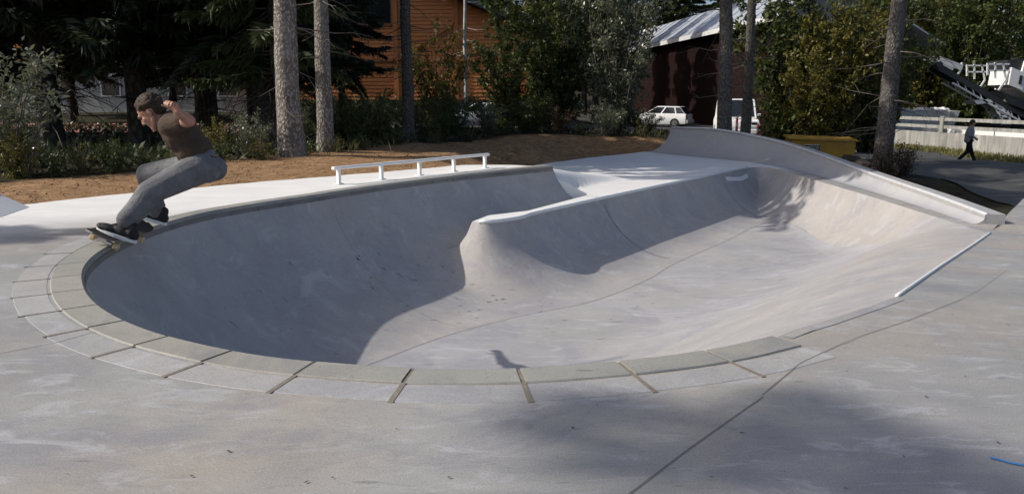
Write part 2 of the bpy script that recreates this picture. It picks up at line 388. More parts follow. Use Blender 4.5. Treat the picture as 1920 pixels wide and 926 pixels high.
L2 = resample(np.array([(5.46, 9.05), (4.57, 7.80), (3.255, 5.98), (2.272, 4.60), (1.974, 4.269), (1.485, 3.754), (1.175, 3.459)]), .04)
L2 = np.column_stack([L2, zA(L2)])
K0, K1 = (1.2, 12.80), (1.41, 12.41)
front = [(-1.10, 10.65), (-.95, 10.48), (-.8, 10.31), (-.65, 10.14), (-.5, 10.0)]
fz = [0, -.30, -.46, -.53, Z0]
front2 = catmull([(-.5, 10.0), (-.29, 9.95), (.08, 10.27), (.25, 10.63)], 6)
front3 = np.array([(.25, 10.63), K1, (2.785, 14.43), (4.306, 16.64)])
back = np.array([(-.5, 10.0), (-.31, 10.55), (.21, 10.98), K0])      # rear edge of the tongue
front4 = catmull([(4.306, 16.64), (5.05, 17.72), (5.5, 18.15), (5.78, 17.9), (5.80, 17.2), (5.75, 15.5), (5.70, 13.5), (5.63, 12.0), (5.54, 10.4), (5.46, 9.05)], 8)
Lw = np.vstack([front2[:-1], front3[:-1], front4]); Lw = resample(Lw, .05)
run_w = np.interp(Lw[:, 1], [9, 12, 15, 18], [.8, .95, 1.1, 1.15]); run_w[Lw[:, 0] < 5.0] = 1.2
dx = np.clip((Lw[:, 0]-4.3)/1.2, 0, 1); run_w = np.where(Lw[:, 0] < 5.0, 1.2-.2*dx, run_w)
L4 = np.column_stack([Lw, np.full(len(Lw), Z0), run_w])
iK = np.argmin(np.hypot(Lw[:, 0]-K1[0], Lw[:, 1]-K1[1]))
Wpoly = np.vstack([np.array(front), Lw[1:iK+1], np.array([K0]), E1[None], L1[(L1[:, 1] > 10.6) & (L1[:, 0] > -1.3)][::-1]])
Spoly = np.vstack([Lw[:iK+1], back[::-1][:-1]])
cut = resample(np.array([E1, K0, Lw[iK]]), .05)
Apoly = np.vstack([L1, cut[1:-1], Lw[iK:], L2[1:-1, :2]])

def zfloor(P):
    t = ((P[:, 0]-3.3)*.78 - (P[:, 1]-10.6)*.62)/2.7
    return ZF + (Z0-ZF)*sm(t)*.98
def arc(d, zl, zf, run):
    D = np.maximum(zl-zf, 1e-3); R = (run**2+D**2)/(2*D); x = np.clip(run-d, 0, None)
    return zf + R - np.sqrt(np.maximum(R*R - np.minimum(x, R)**2, 0))
def smax(a, b, k):
    h = np.clip(.5+.5*(a-b)/k, 0, 1); return b*(1-h)+a*h + k*h*(1-h)
def zbowl(P):
    zf = zfloor(P)
    d1, _ = pdist(P, L1); z1 = arc(d1, 0., zf, 1.9)
    d2, e2 = pdist(P, L2); z2 = arc(d2, e2[:, 0], zf, 1.9)
    d4, e4 = pdist(P, L4); z4 = arc(d4, e4[:, 0], zf, e4[:, 1])
    z4 = np.where(d4 < 1e-4, e4[:, 0], z4)
    z = smax(np.maximum(z1, z2), z4, .03*np.clip(d4/.2, .05, 1)); z = np.maximum(z, zf)
    inw = inpoly(P, Wpoly) | ((d4 < 1e-3) & (P[:, 0] < 1.3))
    zW = arc(d1, 0., np.full(len(P), -.72), .95)
    zP = z1+(zW-z1)*sm((P[:, 1]-10.5)/1.9)
    db, _ = pdist(P, back); strip = inpoly(P, Spoly) | (inw & (d4 < 1e-3)) | (db < 1e-4)
    z = np.where(inw, np.where(strip, Z0, np.maximum(np.minimum(zP, np.where(d1 > .5, Z0-.13, 9)), z4)), z)
    z = np.where(d1 < 1e-4, 0., z); z = np.where((d2 < 1e-4) & (P[:, 1] < 9.0), e2[:, 0], z)
    return z
def rings(L, offs, side, step, ok):
    out = []
    for o in offs:
        Q = L[::step, :2] + side*normals2(L[:, :2])[::step]*o
        out.append(Q)
    Q = np.vstack(out); return Q[ok(Q)]
inA = lambda Q: inpoly(Q, Apoly)
pts = []
R1 = rings(L1, [.03, .07, .12, .19, .27, .36, .47, .6, .75, .92, 1.1, 1.3, 1.52, 1.75, 1.95], 1, 2, inA)
d, _ = pdist(R1, L1); dw, _ = pdist(R1, L4); pts.append(R1[(d > .025) & (dw > .03)])
RW = rings(L4, [.03, .07, .12, .18, .25, .34, .45, .58, .73, .9, 1.08, 1.25], 1, 1, inA)
RW = np.vstack([RW, rings(L4, [.03, .07, .12, .18, .25, .34, .45, .58, .73, .9, 1.08, 1.25], -1, 1, inA)])
d, _ = pdist(RW, L4); d1, _ = pdist(RW, L1); pts.append(RW[(d > .025) & (d1 > .03)])
R2 = rings(L2, [.03, .08, .15, .25, .4, .6, .8, 1.1, 1.4, 1.7], 1, 3, inA); R2 = np.vstack([R2, rings(L2, [.03, .08, .15, .25, .4, .6, .8, 1.1, 1.4, 1.7], -1, 3, inA)])
d, _ = pdist(R2, L2); pts.append(R2[d > .025])
gx, gy = np.meshgrid(np.arange(-3, 6, .11), np.arange(3, 18.3, .11)); G = np.column_stack([gx.ravel(), gy.ravel()])
G += np.random.uniform(-.02, .02, G.shape); G = G[inA(G)]
d1, _ = pdist(G, np.vstack([L1, cut[1:], Lw[iK:], L2[1:, :2]])); dw, _ = pdist(G, L4); pts.append(G[(d1 > .06) & (dw > .05)])
# seam of the flat floor
def seam_line():
    a = np.array([(-1.75, 5.4), (-1.55, 6.3), (-1.15, 7.0), (-.62, 7.75), (.1, 8.45), (.95, 9.1), (1.75, 10.2), (2.35, 11.3), (3.6, 13.2), (4.45, 14.6), (4.95, 15.0), (5.08, 14.2), (5.02, 12.4),
                  (5.0, 11.0), (4.85, 10.0), (4.2, 9.6), (3.4, 8.9), (2.7, 8.2), (1.6, 7.0), (.8, 6.0), (.2, 5.2), (-.6, 4.9), (-1.4, 4.95), (-1.75, 5.4)])
    return resample(catmull(a, 6), .08)[:-1]
SEAM = seam_line()
allp = np.vstack(pts)
P2, F2 = cdt(allp, [Apoly, Lw[:iK+1], SEAM, resample(back, .05), resample(back+np.array([-.012, .012]), .05)[1:-1]], [True, False, True, False, False],
             lambda C: inpoly(C, Apoly))
z = zbowl(P2)
bowl = empty('skate_bowl', (0, 0, 0), 0, 'deep kidney shaped concrete skate bowl sunk in the middle of the park', 'skate bowl')
C2 = P2[F2].mean(axis=1); mi = np.where(inpoly(C2, SEAM), 1, 0)
mi[inpoly(C2, Spoly)] = 2
V3 = np.column_stack([P2, z])
bs = link('bowl_wall', mk_fast('bowl_wall', V3, F2[mi != 1], ['wall', 'deck_white'], np.where(mi[mi != 1] == 2, 1, 0)), bowl)
bf = link('bowl_floor', mk_fast('bowl_floor', V3, F2[mi == 1], ['floor']), bowl)
for o in (bs, bf):
    bm = bmesh.new(); bm.from_mesh(o.data); bmesh.ops.delete(bm, geom=[v for v in bm.verts if not v.link_faces], context='VERTS'); bm.to_mesh(o.data); bm.free()
sharp(bs, 38); sharp(bf, 40)

# coping blocks and edge slabs round the deep end
Lr = L1; Ls = np.r_[0, np.cumsum(np.linalg.norm(np.diff(Lr, axis=0), axis=1))]
N1 = -normals2(Lr)            # outward
def at_s(s):
    return (np.array([np.interp(s, Ls, Lr[:, 0]), np.interp(s, Ls, Lr[:, 1])]), np.array([np.interp(s, Ls, N1[:, 0]), np.interp(s, Ls, N1[:, 1])]))
C_IN = Apoly.mean(axis=0)
p_, n_ = at_s(3.0)
if np.dot(n_, p_-np.array([0, 7.])) < 0: N1 = -N1
def band(name, s0, s1, o0, o1, za, zb, mat, parent, n=5, dz=0., round_=.012):
    vs = []; fs = []
    for i in range(n+1):
        p, nn = at_s(s0+(s1-s0)*i/n); nn = nn/np.linalg.norm(nn)
        for o, zz in ((o0, za), (o0, zb-round_), (o0+round_, zb+dz), (o1-.004, zb+dz), (o1, zb-.006), (o1, za)): vs.append((*(p+nn*o), zz))
    k = 6
    for i in range(n):
        for j in range(k-1): fs.append((i*k+j, i*k+j+1, (i+1)*k+j+1, (i+1)*k+j))
    fs.append(tuple(range(k))); fs.append(tuple(n*k+j for j in range(k-1, -1, -1)))
    mb = MB(); mb.add(vs, fs); return mb.build(name, mat, parent)
tot = Ls[-1]; step = .415; nb = int(tot/step)
rr = random.Random(3)
for i in range(nb):
    s0 = i*step; s1 = s0+step if i < nb-1 else tot
    gap = .009 if i < 9 else (.004 if i < 16 else .0012)
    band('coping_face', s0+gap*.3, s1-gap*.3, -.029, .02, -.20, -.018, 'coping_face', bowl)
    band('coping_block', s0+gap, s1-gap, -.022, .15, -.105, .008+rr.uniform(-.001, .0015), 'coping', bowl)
    if i < 17:
        band('edge_slab', s0+gap, s1-gap, .156, .325+rr.uniform(-.01, .012), -.03, .0018+rr.uniform(0, .0004), 'slab', bowl)
    if i < 14 and i > 0:
        band('mortar_joint', s0-gap, s0+gap, -.012, .345, -.02, .004, 'mortar', bowl, 2)
# pale pipe edge on the spine and on the right edge
pp = Lw[Lw[:, 0] > -.45]; pp = pp[:np.argmax(pp[:, 1])-6]
MB().tube([(x, y, Z0+.004) for x, y in resample(pp, .12)], .026, 8).build('coping_pipe', 'pipe', bowl, True)
q2 = L2[(L2[:, 0] > 2.25)]
MB().tube([(a, b, c+.004) for a, b, c in resample(q2, .15)], .012, 8).build('coping_pipe', 'deck_white', bowl, True)
# inset pale block strip near the back corner
def wall_strip(a, b, w, mat, name, lift=.006, drop=.05):
    """ribbon lying on the bowl wall between plan points a,b"""
    n = 12; A = np.linspace(a, b, n); nn = normals2(A); vs = []; fs = []
    for i in range(n):
        for o in (drop, drop+w):
            q = A[i]+nn[i]*o; vs.append((q[0]+nn[i][0]*lift, q[1]+nn[i][1]*lift, zbowl(q[None])[0]+lift))
    for i in range(n-1): fs.append((2*i, 2*i+1, 2*i+3, 2*i+2))
    return mk(name, vs, fs, mat, bowl)
wall_strip((4.42, 16.80), (5.18, 17.86), .045, 'deck_white', 'edge_tile', .006, .035)
# cast joints running down the walls and along the floor seam
def draped(path, w, mat, name, parent, zfun, lift=.003):
    Q = resample(np.array(path), .06); nn = normals2(Q); vs = []; fs = []
    A, B = Q-nn*w/2, Q+nn*w/2; za, zb = zfun(A), zfun(B)
    for i in range(len(Q)): vs += [(*A[i], za[i]+lift), (*B[i], zb[i]+lift)]
    for i in range(len(Q)-1): fs.append((2*i, 2*i+1, 2*i+3, 2*i+2))
    return mk(name, vs, fs, mat, parent)
draped([(1.43, 12.36), (2.33, 11.65)], .013, 'sawcut', 'cast_joint', bowl, zbowl, .006)
draped([(4.36, 16.66), (5.15, 15.3)], .013, 'sawcut', 'cast_joint', bowl, zbowl, .006)
draped([(-2.05, 9.0), (-.45, 7.95)], .003, 'sawcut', 'cast_joint', bowl, zbowl, .006)
draped(SEAM[2:168], .006, 'sawcut', 'floor_seam', bowl, zbowl, .004)
# drain
dx_, dy_ = 2.55, 9.85; dz_ = ZF+.004
mb = MB(); n = 24
vs = [(dx_+r*math.cos(2*math.pi*k/n), dy_+r*math.sin(2*math.pi*k/n), dz_) for r in (.115, .09, .035, .0) for k in range(n)]
ring1 = MB().add(vs[:2*n], [(k, (k+1) % n, n+(k+1) % n, n+k) for k in range(n)])
dr = ring1.build('drain', 'drain', bowl)
MB().add([(dx_+.034*math.cos(2*math.pi*k/12), dy_+.034*math.sin(2*math.pi*k/12), dz_+.003) for k in range(12)], [tuple(range(12))]).build('drain_hole', 'black', dr)
MB().add([(x, y, z_+.0) for x, y, z_ in [(dx_+.088*math.cos(2*math.pi*k/n), dy_+.088*math.sin(2*math.pi*k/n), dz_+.001) for k in range(n)]], [tuple(range(n))]).build('drain_cover', 'slab', dr)

# ------------------------------------------------------------------ concrete deck
def zdeck(P):
    P = np.asarray(P, float)[:, :2]; x, y = P[:, 0], P[:, 1]
    s = y-E1[1]; dd = (x-E1[0])*.76-(y-E1[1])*.65
    w = sm(s/(.10+3.4*sm(-dd/.9))); zb = Z0*(1-(1-w)*(1-sm(dd/.5)))
    zback = np.where((s > 0) | (dd > .42), np.where(s > 0, zb, Z0), 0.)
    zn = np.where(x > .5, zA(P), 0.)
    up = (y > 11.3) | ((x < 0.5) & (y > 9))
    return np.where(up, np.where(x > 5.3, Z0, zback), np.where((x > 5.3) & (y > 9.0) & (x < 6.2), np.minimum(zn, Z0+.012), zn))
Dpoly = np.array([(-11, -4), (11, -4), (11, 9.3), (7.9, 12.35), (5.62, 9.28), (6.0, 9.7), (6.25, 11.4), (6.45, 13.2), (6.75, 15), (7.0, 17), (7.0, 18.8), (6.7, 20.3), (6.1, 21.5), (5.5, 22.6), (4.7, 24.1), (3.86, 23.45),
                  (1.95, 21.0), (.5, 18.7), (-.1, 15.5), (-.42, 13.5), (-1.5, 12.1), (-2.49, 11.05), (-3.17, 10.36), (-4.28, 9.05), (-5.05, 7.87), (-7, 6.2), (-11, 3.5)])
Dp = np.vstack([resample(np.vstack([Dpoly[i], Dpoly[(i+1) % len(Dpoly)]]), .3)[:-1] for i in range(len(Dpoly))])
wob = np.random.uniform(-.03, .03, Dp.shape); wob[(Dp[:, 0] > 4.) | (Dp[:, 1] < 5)] = 0; Dp = Dp + wob
gx, gy = np.meshgrid(np.arange(-11, 11, .3), np.arange(-4, 24, .3)); G = np.column_stack([gx.ravel(), gy.ravel()]); G += np.random.uniform(-.04, .04, G.shape)
gx, gy = np.meshgrid(np.arange(-1.2, 3.2, .09), np.arange(12, 16.5, .09)); G = np.vstack([G, np.column_stack([gx.ravel(), gy.ravel()])])
gx, gy = np.meshgrid(np.arange(.3, 1.6, .028), np.arange(12.5, 13.2, .028)); G = np.vstack([G, np.column_stack([gx.ravel(), gy.ravel()])])
dD, _ = pdist(G, np.vstack([Dp, Dp[:1]])); dA, _ = pdist(G, np.vstack([Apoly, Apoly[:1]]))
G = G[inpoly(G, Dp) & ~inpoly(G, Apoly) & (dD > .08) & (dA > .02)]
rA = np.vstack([Apoly, Apoly[:1]])
Pd, Fd = cdt(G, [Dp, Apoly], [True, True], lambda C: inpoly(C, Dp) & ~inpoly(C, Apoly))
zd = zdeck(Pd)
# meet the bowl edge exactly
dA, _ = pdist(Pd, rA); onA = dA < 1e-4; zd[onA] = zbowl(Pd[onA])
d2, e2 = pdist(Pd, L2); k = d2 < 1e-4; zd[k] = e2[k, 0]
k = onA & ((Pd[:, 0] > 1.3) & (Pd[:, 1] > 12.2) | (Pd[:, 0] > 5.44)); zd[k] = Z0
pale_edge = np.array([(-11, 4.2), (-7, 5.5), (-4.2, 6.6), (-3.0, 7.1), (-2.0, 8.0), (-1, 9.5), (2, 11), (4, 13.5), (5.95, 17.5), (7.5, 19), (7.5, 26), (-12, 26)])
dpe, _ = pdist(Pd, np.vstack([pale_edge, pale_edge[:1]])); wp = np.where(inpoly(Pd, pale_edge), .5+dpe/1.6, .5-dpe/1.6); wp = sm(wp)
dm = mk_fast('concrete_deck', np.column_stack([Pd, zd]), Fd, ['deck'])
cc = np.ones((len(Pd), 4), np.float32); cc[:, :3] = wp[:, None]; dm.color_attributes.new('pale', 'FLOAT_COLOR', 'POINT').data.foreach_set('color', cc.ravel())
deck = link('concrete_deck', dm); tag(deck, kind='structure')
sharp(deck, 40)
zs = zdeck(Dp); n = len(Dp)
mk('deck_edge', [(*Dp[i], zs[i]) for i in range(n)] + [(*Dp[i], zs[i]-.35) for i in range(n)], [((i+1) % n, i, n+i, n+(i+1) % n) for i in range(n)], 'deck', deck)
for path, w in (([(.1, 1.72), (.317, 2.014), (.535, 2.293), (.81, 2.627), (.896, 2.728)], .004), ([(.90, 2.75), (1.163, 3.104), (1.486, 3.413), (1.974, 3.881), (2.607, 4.543)], .0035), ([(2.607, 4.543), (3.0, 5.0), (3.75, 5.95)], .002),
                ([(-2.3, 3.1), (-2.144, 3.229), (-1.976, 3.402), (-1.90, 3.56)], .004), ([(-3.4, 6.1), (-6, 5.2)], .003)):
    draped(path, w, 'sawcut', 'saw_cut', deck, zdeck, .003)
draped([(1.42, 2.235), (1.47, 2.19), (1.56, 2.15)], .012, 'blue_paint', 'paint_mark', deck, zdeck, .004)
draped(L2[::-1][1:38, :2]+np.array([.028, -.028]), .05, 'slab', 'rolled_edge', deck, lambda P: zA(P), .0025)
def marks(name, n, poly, zfun, seed, parent, lmin, lmax, wd, mat, ang=None):
    """short skid marks and specks lying on a surface, too small and many to count"""
    r = np.random.RandomState(seed); poly = np.asarray(poly, float)[:, :2]; p = r.uniform(poly.min(0), poly.max(0), (n*6, 2)); p = p[inpoly(p, poly)][:n]; n = len(p)
    a = r.normal(ang, .35, n) if ang is not None else r.uniform(0, 6.28, n); d = np.column_stack([np.cos(a), np.sin(a)]); q = np.column_stack([-d[:, 1], d[:, 0]]); L = r.uniform(lmin, lmax, (n, 1))/2; w = r.uniform(wd*.4, wd, (n, 1))/2
    C = [p-d*L, p+q*w, p+d*L, p-q*w]; V = np.stack([np.column_stack([c_, zfun(c_)+.005]) for c_ in C], 1).reshape(-1, 3)
    return tag(link(name, mk_fast(name, V, np.arange(n*4).reshape(-1, 4), mat), parent), kind='stuff')
M['skid'] = plain('black rubber skid', (.05, .05, .05), .8)
marks('skid_marks', 38, [(-1.9, 8.6), (-1.1, 9.9), (.0, 9.0), (-.6, 7.9)], zbowl, 1, bowl, .02, .09, .014, 'skid', .2)
marks('skid_marks', 34, [(-.3, 8.3), (.4, 9.6), (2.2, 11.2), (2.6, 10.0), (.4, 7.6)], zbowl, 2, bowl, .02, .08, .012, 'skid', .1)
marks('skid_marks', 22, [(0.2, 7.0), (1.6, 9.6), (4.2, 13.0), (4.6, 10.5), (2.5, 8.2)], zbowl, 3, bowl, .03, .2, .008, 'skid', .0)
marks('specks', 120, [(-3, 1.5), (3, 1.5), (4.5, 6.5), (1.2, 3.0), (-1, 2.6), (-3, 3.4)], zdeck, 4, deck, .006, .022, .012, 'skid')

# ------------------------------------------------------------------ quarter pipe along the right
qf = np.array([(3.9, 23.4), (4.6, 21.9), (5.2, 20.8), (5.7, 19.8), (6.0, 18.6), (6.1, 17), (6.03, 15), (5.93, 13.2), (5.8, 11.4), (5.7, 10.2), (5.655, 9.75)])
qr = np.array([.85, .85, .8, .72, .62, .5, .36, .26, .2, .16, .15]); qz = np.array([.207, .225, .157, .043, -.077, -.171, -.232, -.275, -.313, -.346, -.36])
Q = catmull(np.column_stack([qf, qr, qz]), 8); dq = np.gradient(Q[:, :2], axis=0); dq /= np.linalg.norm(dq, axis=1)[:, None]; nq = np.column_stack([-dq[:, 1], dq[:, 0]])
qp = empty('quarter_pipe', (5.5, 17, Z0), 0, 'long low concrete quarter pipe sloping down towards the right edge', 'quarter pipe')
def qpt(i, t):       # t 0..1 across the transition
    x, y, r, zt = Q[i]; H_ = zt-Z0; R = (r*r+H_*H_)/(2*H_); u = t*r
    if r < R: zz = R-math.sqrt(R*R-u*u)
    else:
        a = math.pi/2*t; zz = H_*(1-math.cos(a)); u = r*math.sin(a)
    return np.array([x+nq[i, 0]*u, y+nq[i, 1]*u, Z0+zz+.006])
nT = 12; vs = []; fs = []; nQ = len(Q)
for i in range(nQ):
    for t in np.linspace(0, 1, nT): vs.append(qpt(i, t))
for i in range(nQ-1):
    for j in range(nT-1): fs.append((i*nT+j, i*nT+j+1, (i+1)*nT+j+1, (i+1)*nT+j))
o = MB().add(vs, fs).build('ramp_surface', 'ramp', qp, True); o.location = -qp.location; 
top = [qpt(i, 1.) for i in range(nQ)]
vs = []; fs = []
for i in range(nQ):
    a = top[i]; b = a+np.array([nq[i, 0], nq[i, 1], 0])*.22
    vs += [a+(0, 0, .014), a-(nq[i, 0]*.02, nq[i, 1]*.02, -.014), a-(nq[i, 0]*.02, nq[i, 1]*.02, .045), b+(0, 0, .014), (b[0], b[1], -1.4)]
for i in range(nQ-1):
    k = i*5; l = k+5
    fs += [(k, k+3, l+3, l), (k+1, k, l, l+1), (k+2, k+1, l+1, l+2), (k+3, k+4, l+4, l+3)]
for i in (0, nQ-1):
    k = i*5; fs.append((k+1, k, k+3, k+4, k+2))
o = MB().add(vs, fs).build('ramp_back', 'slab', qp); o.location = -qp.location
o = MB().tube([t+np.array([0, 0, .01]) for t in top], .024, 8).build('coping_pipe', 'pipe', qp, True); o.location = -qp.location
for i, st in ((0, 1), (nQ-1, -1)):       # end cheeks
    a = [qpt(i, t) for t in np.linspace(0, 1, nT)]; vs = a+[np.array([p[0], p[1], -1.1]) for p in a]
    o = MB().add(vs, [(j, j+1, nT+j+1, nT+j) for j in range(nT-1)]).build('ramp_end', 'slab', qp); o.location = -qp.location

# low wedge ramp at the far left edge of the deck
wd = empty('wedge_ramp', (-5.08, 7.42, 0), math.radians(12), 'small pale concrete wedge ramp at the left edge of the deck', 'ramp')
MB().prism([(-1.3, 0.0), (.42, 0.0), (.18, .13), (-1.3, .13)], 'y', -.35, .35).build('wedge_block', 'deck_white', wd, bevel=.008)
MB().box((-.56, 0, .137), (1.46, .72, .012)).build('top_plate', 'pipe', wd)

# ------------------------------------------------------------------ grind rail
def rail():
    a, b = np.array([-2.19, 9.93, 0]), np.array([-.38, 12.4, 0])
    r = empty('grind_rail', tuple(a), 0, 'white painted low flat grind rail on five posts behind the bowl edge', 'grind rail')
    d = b-a; L = np.linalg.norm(d); u = d/L; nrm = np.array([u[1], -u[0], 0]); R = Matrix((Vector(u), Vector((-nrm[0], -nrm[1], 0)), Vector((0, 0, 1)))).transposed()
    MB().box(Vector(u*L/2)+Vector((0, 0, .205)), (L+.06, .062, .038), R).build('rail_bar', 'white_paint', r, bevel=.008)
    for t in np.linspace(.02, .98, 5):
        MB().box(Vector(u*L*t)+Vector((0, 0, .098)), (.042, .042, .172), R).build('post', 'white_paint', r)
        MB().box(Vector(u*L*t)+Vector((0, 0, .008)), (.09, .09, .008), R).build('base_plate', 'white_paint', r)
rail()

# ------------------------------------------------------------------ terrain
CP = np.array([(-30, 5, .1), (-12, 10, .03), (-6, 9, -.01), (-4.4, 9.4, -.01), (-3.2, 10.8, -.01), (-5, 14, .0), (-4, 15, 0), (-2.2, 11.6, 0), (-1, 13.2, -.01), (-2, 13.5, .0), (-3, 19, .0), (.2, 18.7, -.42), (-.5, 15.5, -.22), (-1.4, 16, -.02), (0, 21, -.08),
  (1.7, 21.3, -.44), (3.6, 23.7, -.46), (1, 26, -.05), (4, 26.5, -.10), (-4, 26, -.02), (6, 25, -.40), (8, 23, -.8), (7.5, 18, -.78), (7.3, 14, -.85), (7.0, 11.3, -.80), (6.2, 9.9, -.66), (8.5, 12.3, -.8), (9, 13.5, -1.15), (9, 16.5, -1.0), (9.4, 24.7, -.9), (8.7, 19, -.72),
  (12, 20, -1.25), (14, 15, -1.4), (12, 9, -1.0), (18, 32, -1.5), (20, 45, -1.5), (25, 40, -1.5), (26, 25, -1.6), (11, 35, -1.2), (8, 45, -.9), (10, 57, -.88), (-4, 45, -.6), (-12, 25, .02), (-20, 25, .1), (-20, 45, .3), (0, 60, -.3), (-4, 60, .2),
  (11.5, -3, -.5), (11.5, 5, -.6), (0, -8, -.3), (-12, 0, -.02), (40, 80, -1), (-60, 80, 1), (60, 20, -2), (0, 150, 3), (-10, 30, .02), (-16, 28, .03)])
def zground(P):
    P = np.asarray(P, float)[:, :2]; w = np.zeros(len(P)); s = np.zeros(len(P))
    for a in CP:
        r = ((P[:, 0]-a[0])**2+(P[:, 1]-a[1])**2)+.05; q = r**-1.75; w += q; s += q*a[2]
    z = s/w
    rip = (np.sin(P[:, 0]*2.3+1.3*np.sin(P[:, 1]*1.7))*np.sin(P[:, 1]*2.9+np.sin(P[:, 0]*1.1)))*.018
    return z + rip*np.clip((P[:, 1]-6)/6, 0, 1)
def gz(x, y): return float(zground(np.array([[x, y]]))[0])
def spaced(lo, hi, a, b, fine, coarse):
    c = [a]
    x = a
    while x < b: x += fine; c.append(x)
    l = []; x = a; st = fine
    while x > lo: st = min(coarse, st*1.25); x -= st; l.append(x)
    r = []; x = c[-1]; st = fine
    while x < hi: st = min(coarse, st*1.25); x += st; r.append(x)
    return np.array(l[::-1]+c+r)
xs = spaced(-220, 220, -12, 13, .22, 14); ys = spaced(-60, 320, 3, 30, .22, 14)
gx, gy = np.meshgrid(xs, ys); G = np.column_stack([gx.ravel(), gy.ravel()]); zz = zground(G)
far = np.hypot(G[:, 0], G[:, 1]-15); zz += np.clip((far-70)/150, 0, 1)**1.5*14*(G[:, 1] > -20)     # hillside behind
dE, _ = pdist(G, np.vstack([Dp, Dp[:1]])); ins = inpoly(G, Dp); zdk = zdeck(G)
near = (~ins) & (dE < 1.2) & ((G[:, 0] < 3.9) | (G[:, 0] > 9)); zz = np.where(near, zz+(zdk-.03-zz)*(1-dE/1.2)*.95, zz)
zz = np.where(ins & (dE <= .5), np.minimum(zdk-.05, zz+.3), zz); zz = np.where(ins & (dE > .5), -2.2, zz)
nx, ny = len(xs), len(ys)
I = np.arange(nx*ny).reshape(ny, nx); F = np.stack([I[:-1, :-1], I[:-1, 1:], I[1:, 1:], I[1:, :-1]], -1).reshape(-1, 4)
gm = mk_fast('ground', np.column_stack([G, zz]), F, 'ground', smooth=True)
# zone: r = turned orange soil round the deck, g = dark soil behind the quarter pipe
soil_poly = np.array([(-9, 4.5), (-9.5, 8.2), (-6.6, 9.9), (-5.2, 12.0), (-4.6, 14.4), (-3.6, 16.2), (-2.6, 19), (-1.5, 22.5), (0, 25), (3, 25.6), (5.2, 25.3), (5.6, 23.8), (4.5, 22), (0, 12), (-4, 5)])
dark_poly = np.array([(5.3, 9.1), (7.2, 10.5), (8.3, 13.5), (8.6, 17), (9.5, 19.5), (9.5, 23), (6.5, 24.6), (5, 23)])
def soft(poly, w):
    d, _ = pdist(G, np.vstack([poly, poly[:1]])); i = inpoly(G, poly); return np.where(i, 1, np.clip(1-d/w, 0, 1)**1.5)
col = np.zeros((len(G), 4), np.float32); col[:, 3] = 1; col[:, 0] = soft(soil_poly, .5); col[:, 1] = soft(dark_poly, .5)
ca = gm.color_attributes.new('zone', 'FLOAT_COLOR', 'POINT'); ca.data.foreach_set('color', col.ravel())
tag(link('ground', gm), kind='structure')

def sheet(name, poly, mat, lift, step=.5):
    poly = np.asarray(poly, float); x0, y0 = poly.min(0); x1, y1 = poly.max(0)
    B = np.vstack([resample(np.vstack([poly[i], poly[(i+1) % len(poly)]]), step)[:-1] for i in range(len(poly))])
    gx, gy = np.meshgrid(np.arange(x0, x1, step), np.arange(y0, y1, step)); g = np.column_stack([gx.ravel(), gy.ravel()])
    d, _ = pdist(g, np.vstack([B, B[:1]])); g = g[inpoly(g, poly) & (d > step*.4)]
    P, F = cdt(g, [B], [True], lambda C: inpoly(C, poly))
    return link(name, mk_fast(name, np.column_stack([P, zground(P)+lift]), F, mat, smooth=True))
tag(sheet('road', [(9.3, 13), (16, 9), (30, 8), (30, 26), (21.6, 30), (20.9, 34.5), (19.4, 45), (16, 47), (12, 36), (10.4, 28), (10.6, 22)], 'asphalt', .03, .5), kind='structure')
tag(sheet('sports_court', [(-26, 24), (-8.2, 24), (-9, 33), (-30, 33)], 'court', .05, 1.), kind='structure')
tag(sheet('parking_area', [(3.5, 40), (16, 50), (13, 75), (-6, 75), (-8, 44)], 'asphalt', .03, 1.), kind='structure')

# clods, bark bits and fallen leaves on the soil: nobody could count them
def clods(name, n, poly, rmin, rmax, mat, seed):
    r = np.random.RandomState(seed); poly = np.asarray(poly); lo, hi = poly.min(0), poly.max(0)
    p = r.uniform(lo, hi, (n*4, 2)); p = p[inpoly(p, poly) & ~inpoly(p, Dp)][:n]; n = len(p)
    base = np.array([(1, 0, 0), (-1, 0, 0), (0, 1, 0), (0, -1, 0), (0, 0, 1), (0, 0, -.6)]); fc = np.array([(0, 2, 4), (2, 1, 4), (1, 3, 4), (3, 0, 4), (2, 0, 5), (1, 2, 5), (3, 1, 5), (0, 3, 5)])
    s = r.uniform(rmin, rmax, (n, 1))**1.0; a = r.uniform(0, 6.28, n); V = base[None]*s[:, None]*r.uniform(.5, 1.3, (n, 6, 3))*np.array([1, 1, .6])
    c, q = np.cos(a), np.sin(a); V = np.stack([V[..., 0]*c[:, None]-V[..., 1]*q[:, None], V[..., 0]*q[:, None]+V[..., 1]*c[:, None], V[..., 2]], -1)
    V[..., 0] += p[:, :1]; V[..., 1] += p[:, 1:]; V[..., 2] += (zground(p))[:, None]+.004
    F = (fc[None]+np.arange(n)[:, None, None]*6).reshape(-1, 3); return link(name, mk_fast(name, V.reshape(-1, 3), F, mat))
M['clod'] = plain('soil clods', (.30, .18, .09), .95, 0, .5, 3)
M['clod_dark'] = plain('dark soil clods', (.035, .028, .022), .95, 0, .5, 3)
tag(clods('soil_clods', 3600, soil_poly, .005, .022, 'clod', 1), 'loose brown clods of soil scattered over the bare bank', 'soil', kind='stuff')
tag(clods('dark_clods', 1500, dark_poly, .015, .07, 'clod_dark', 2), 'dark lumps of soil heaped behind the quarter pipe', 'soil', kind='stuff')

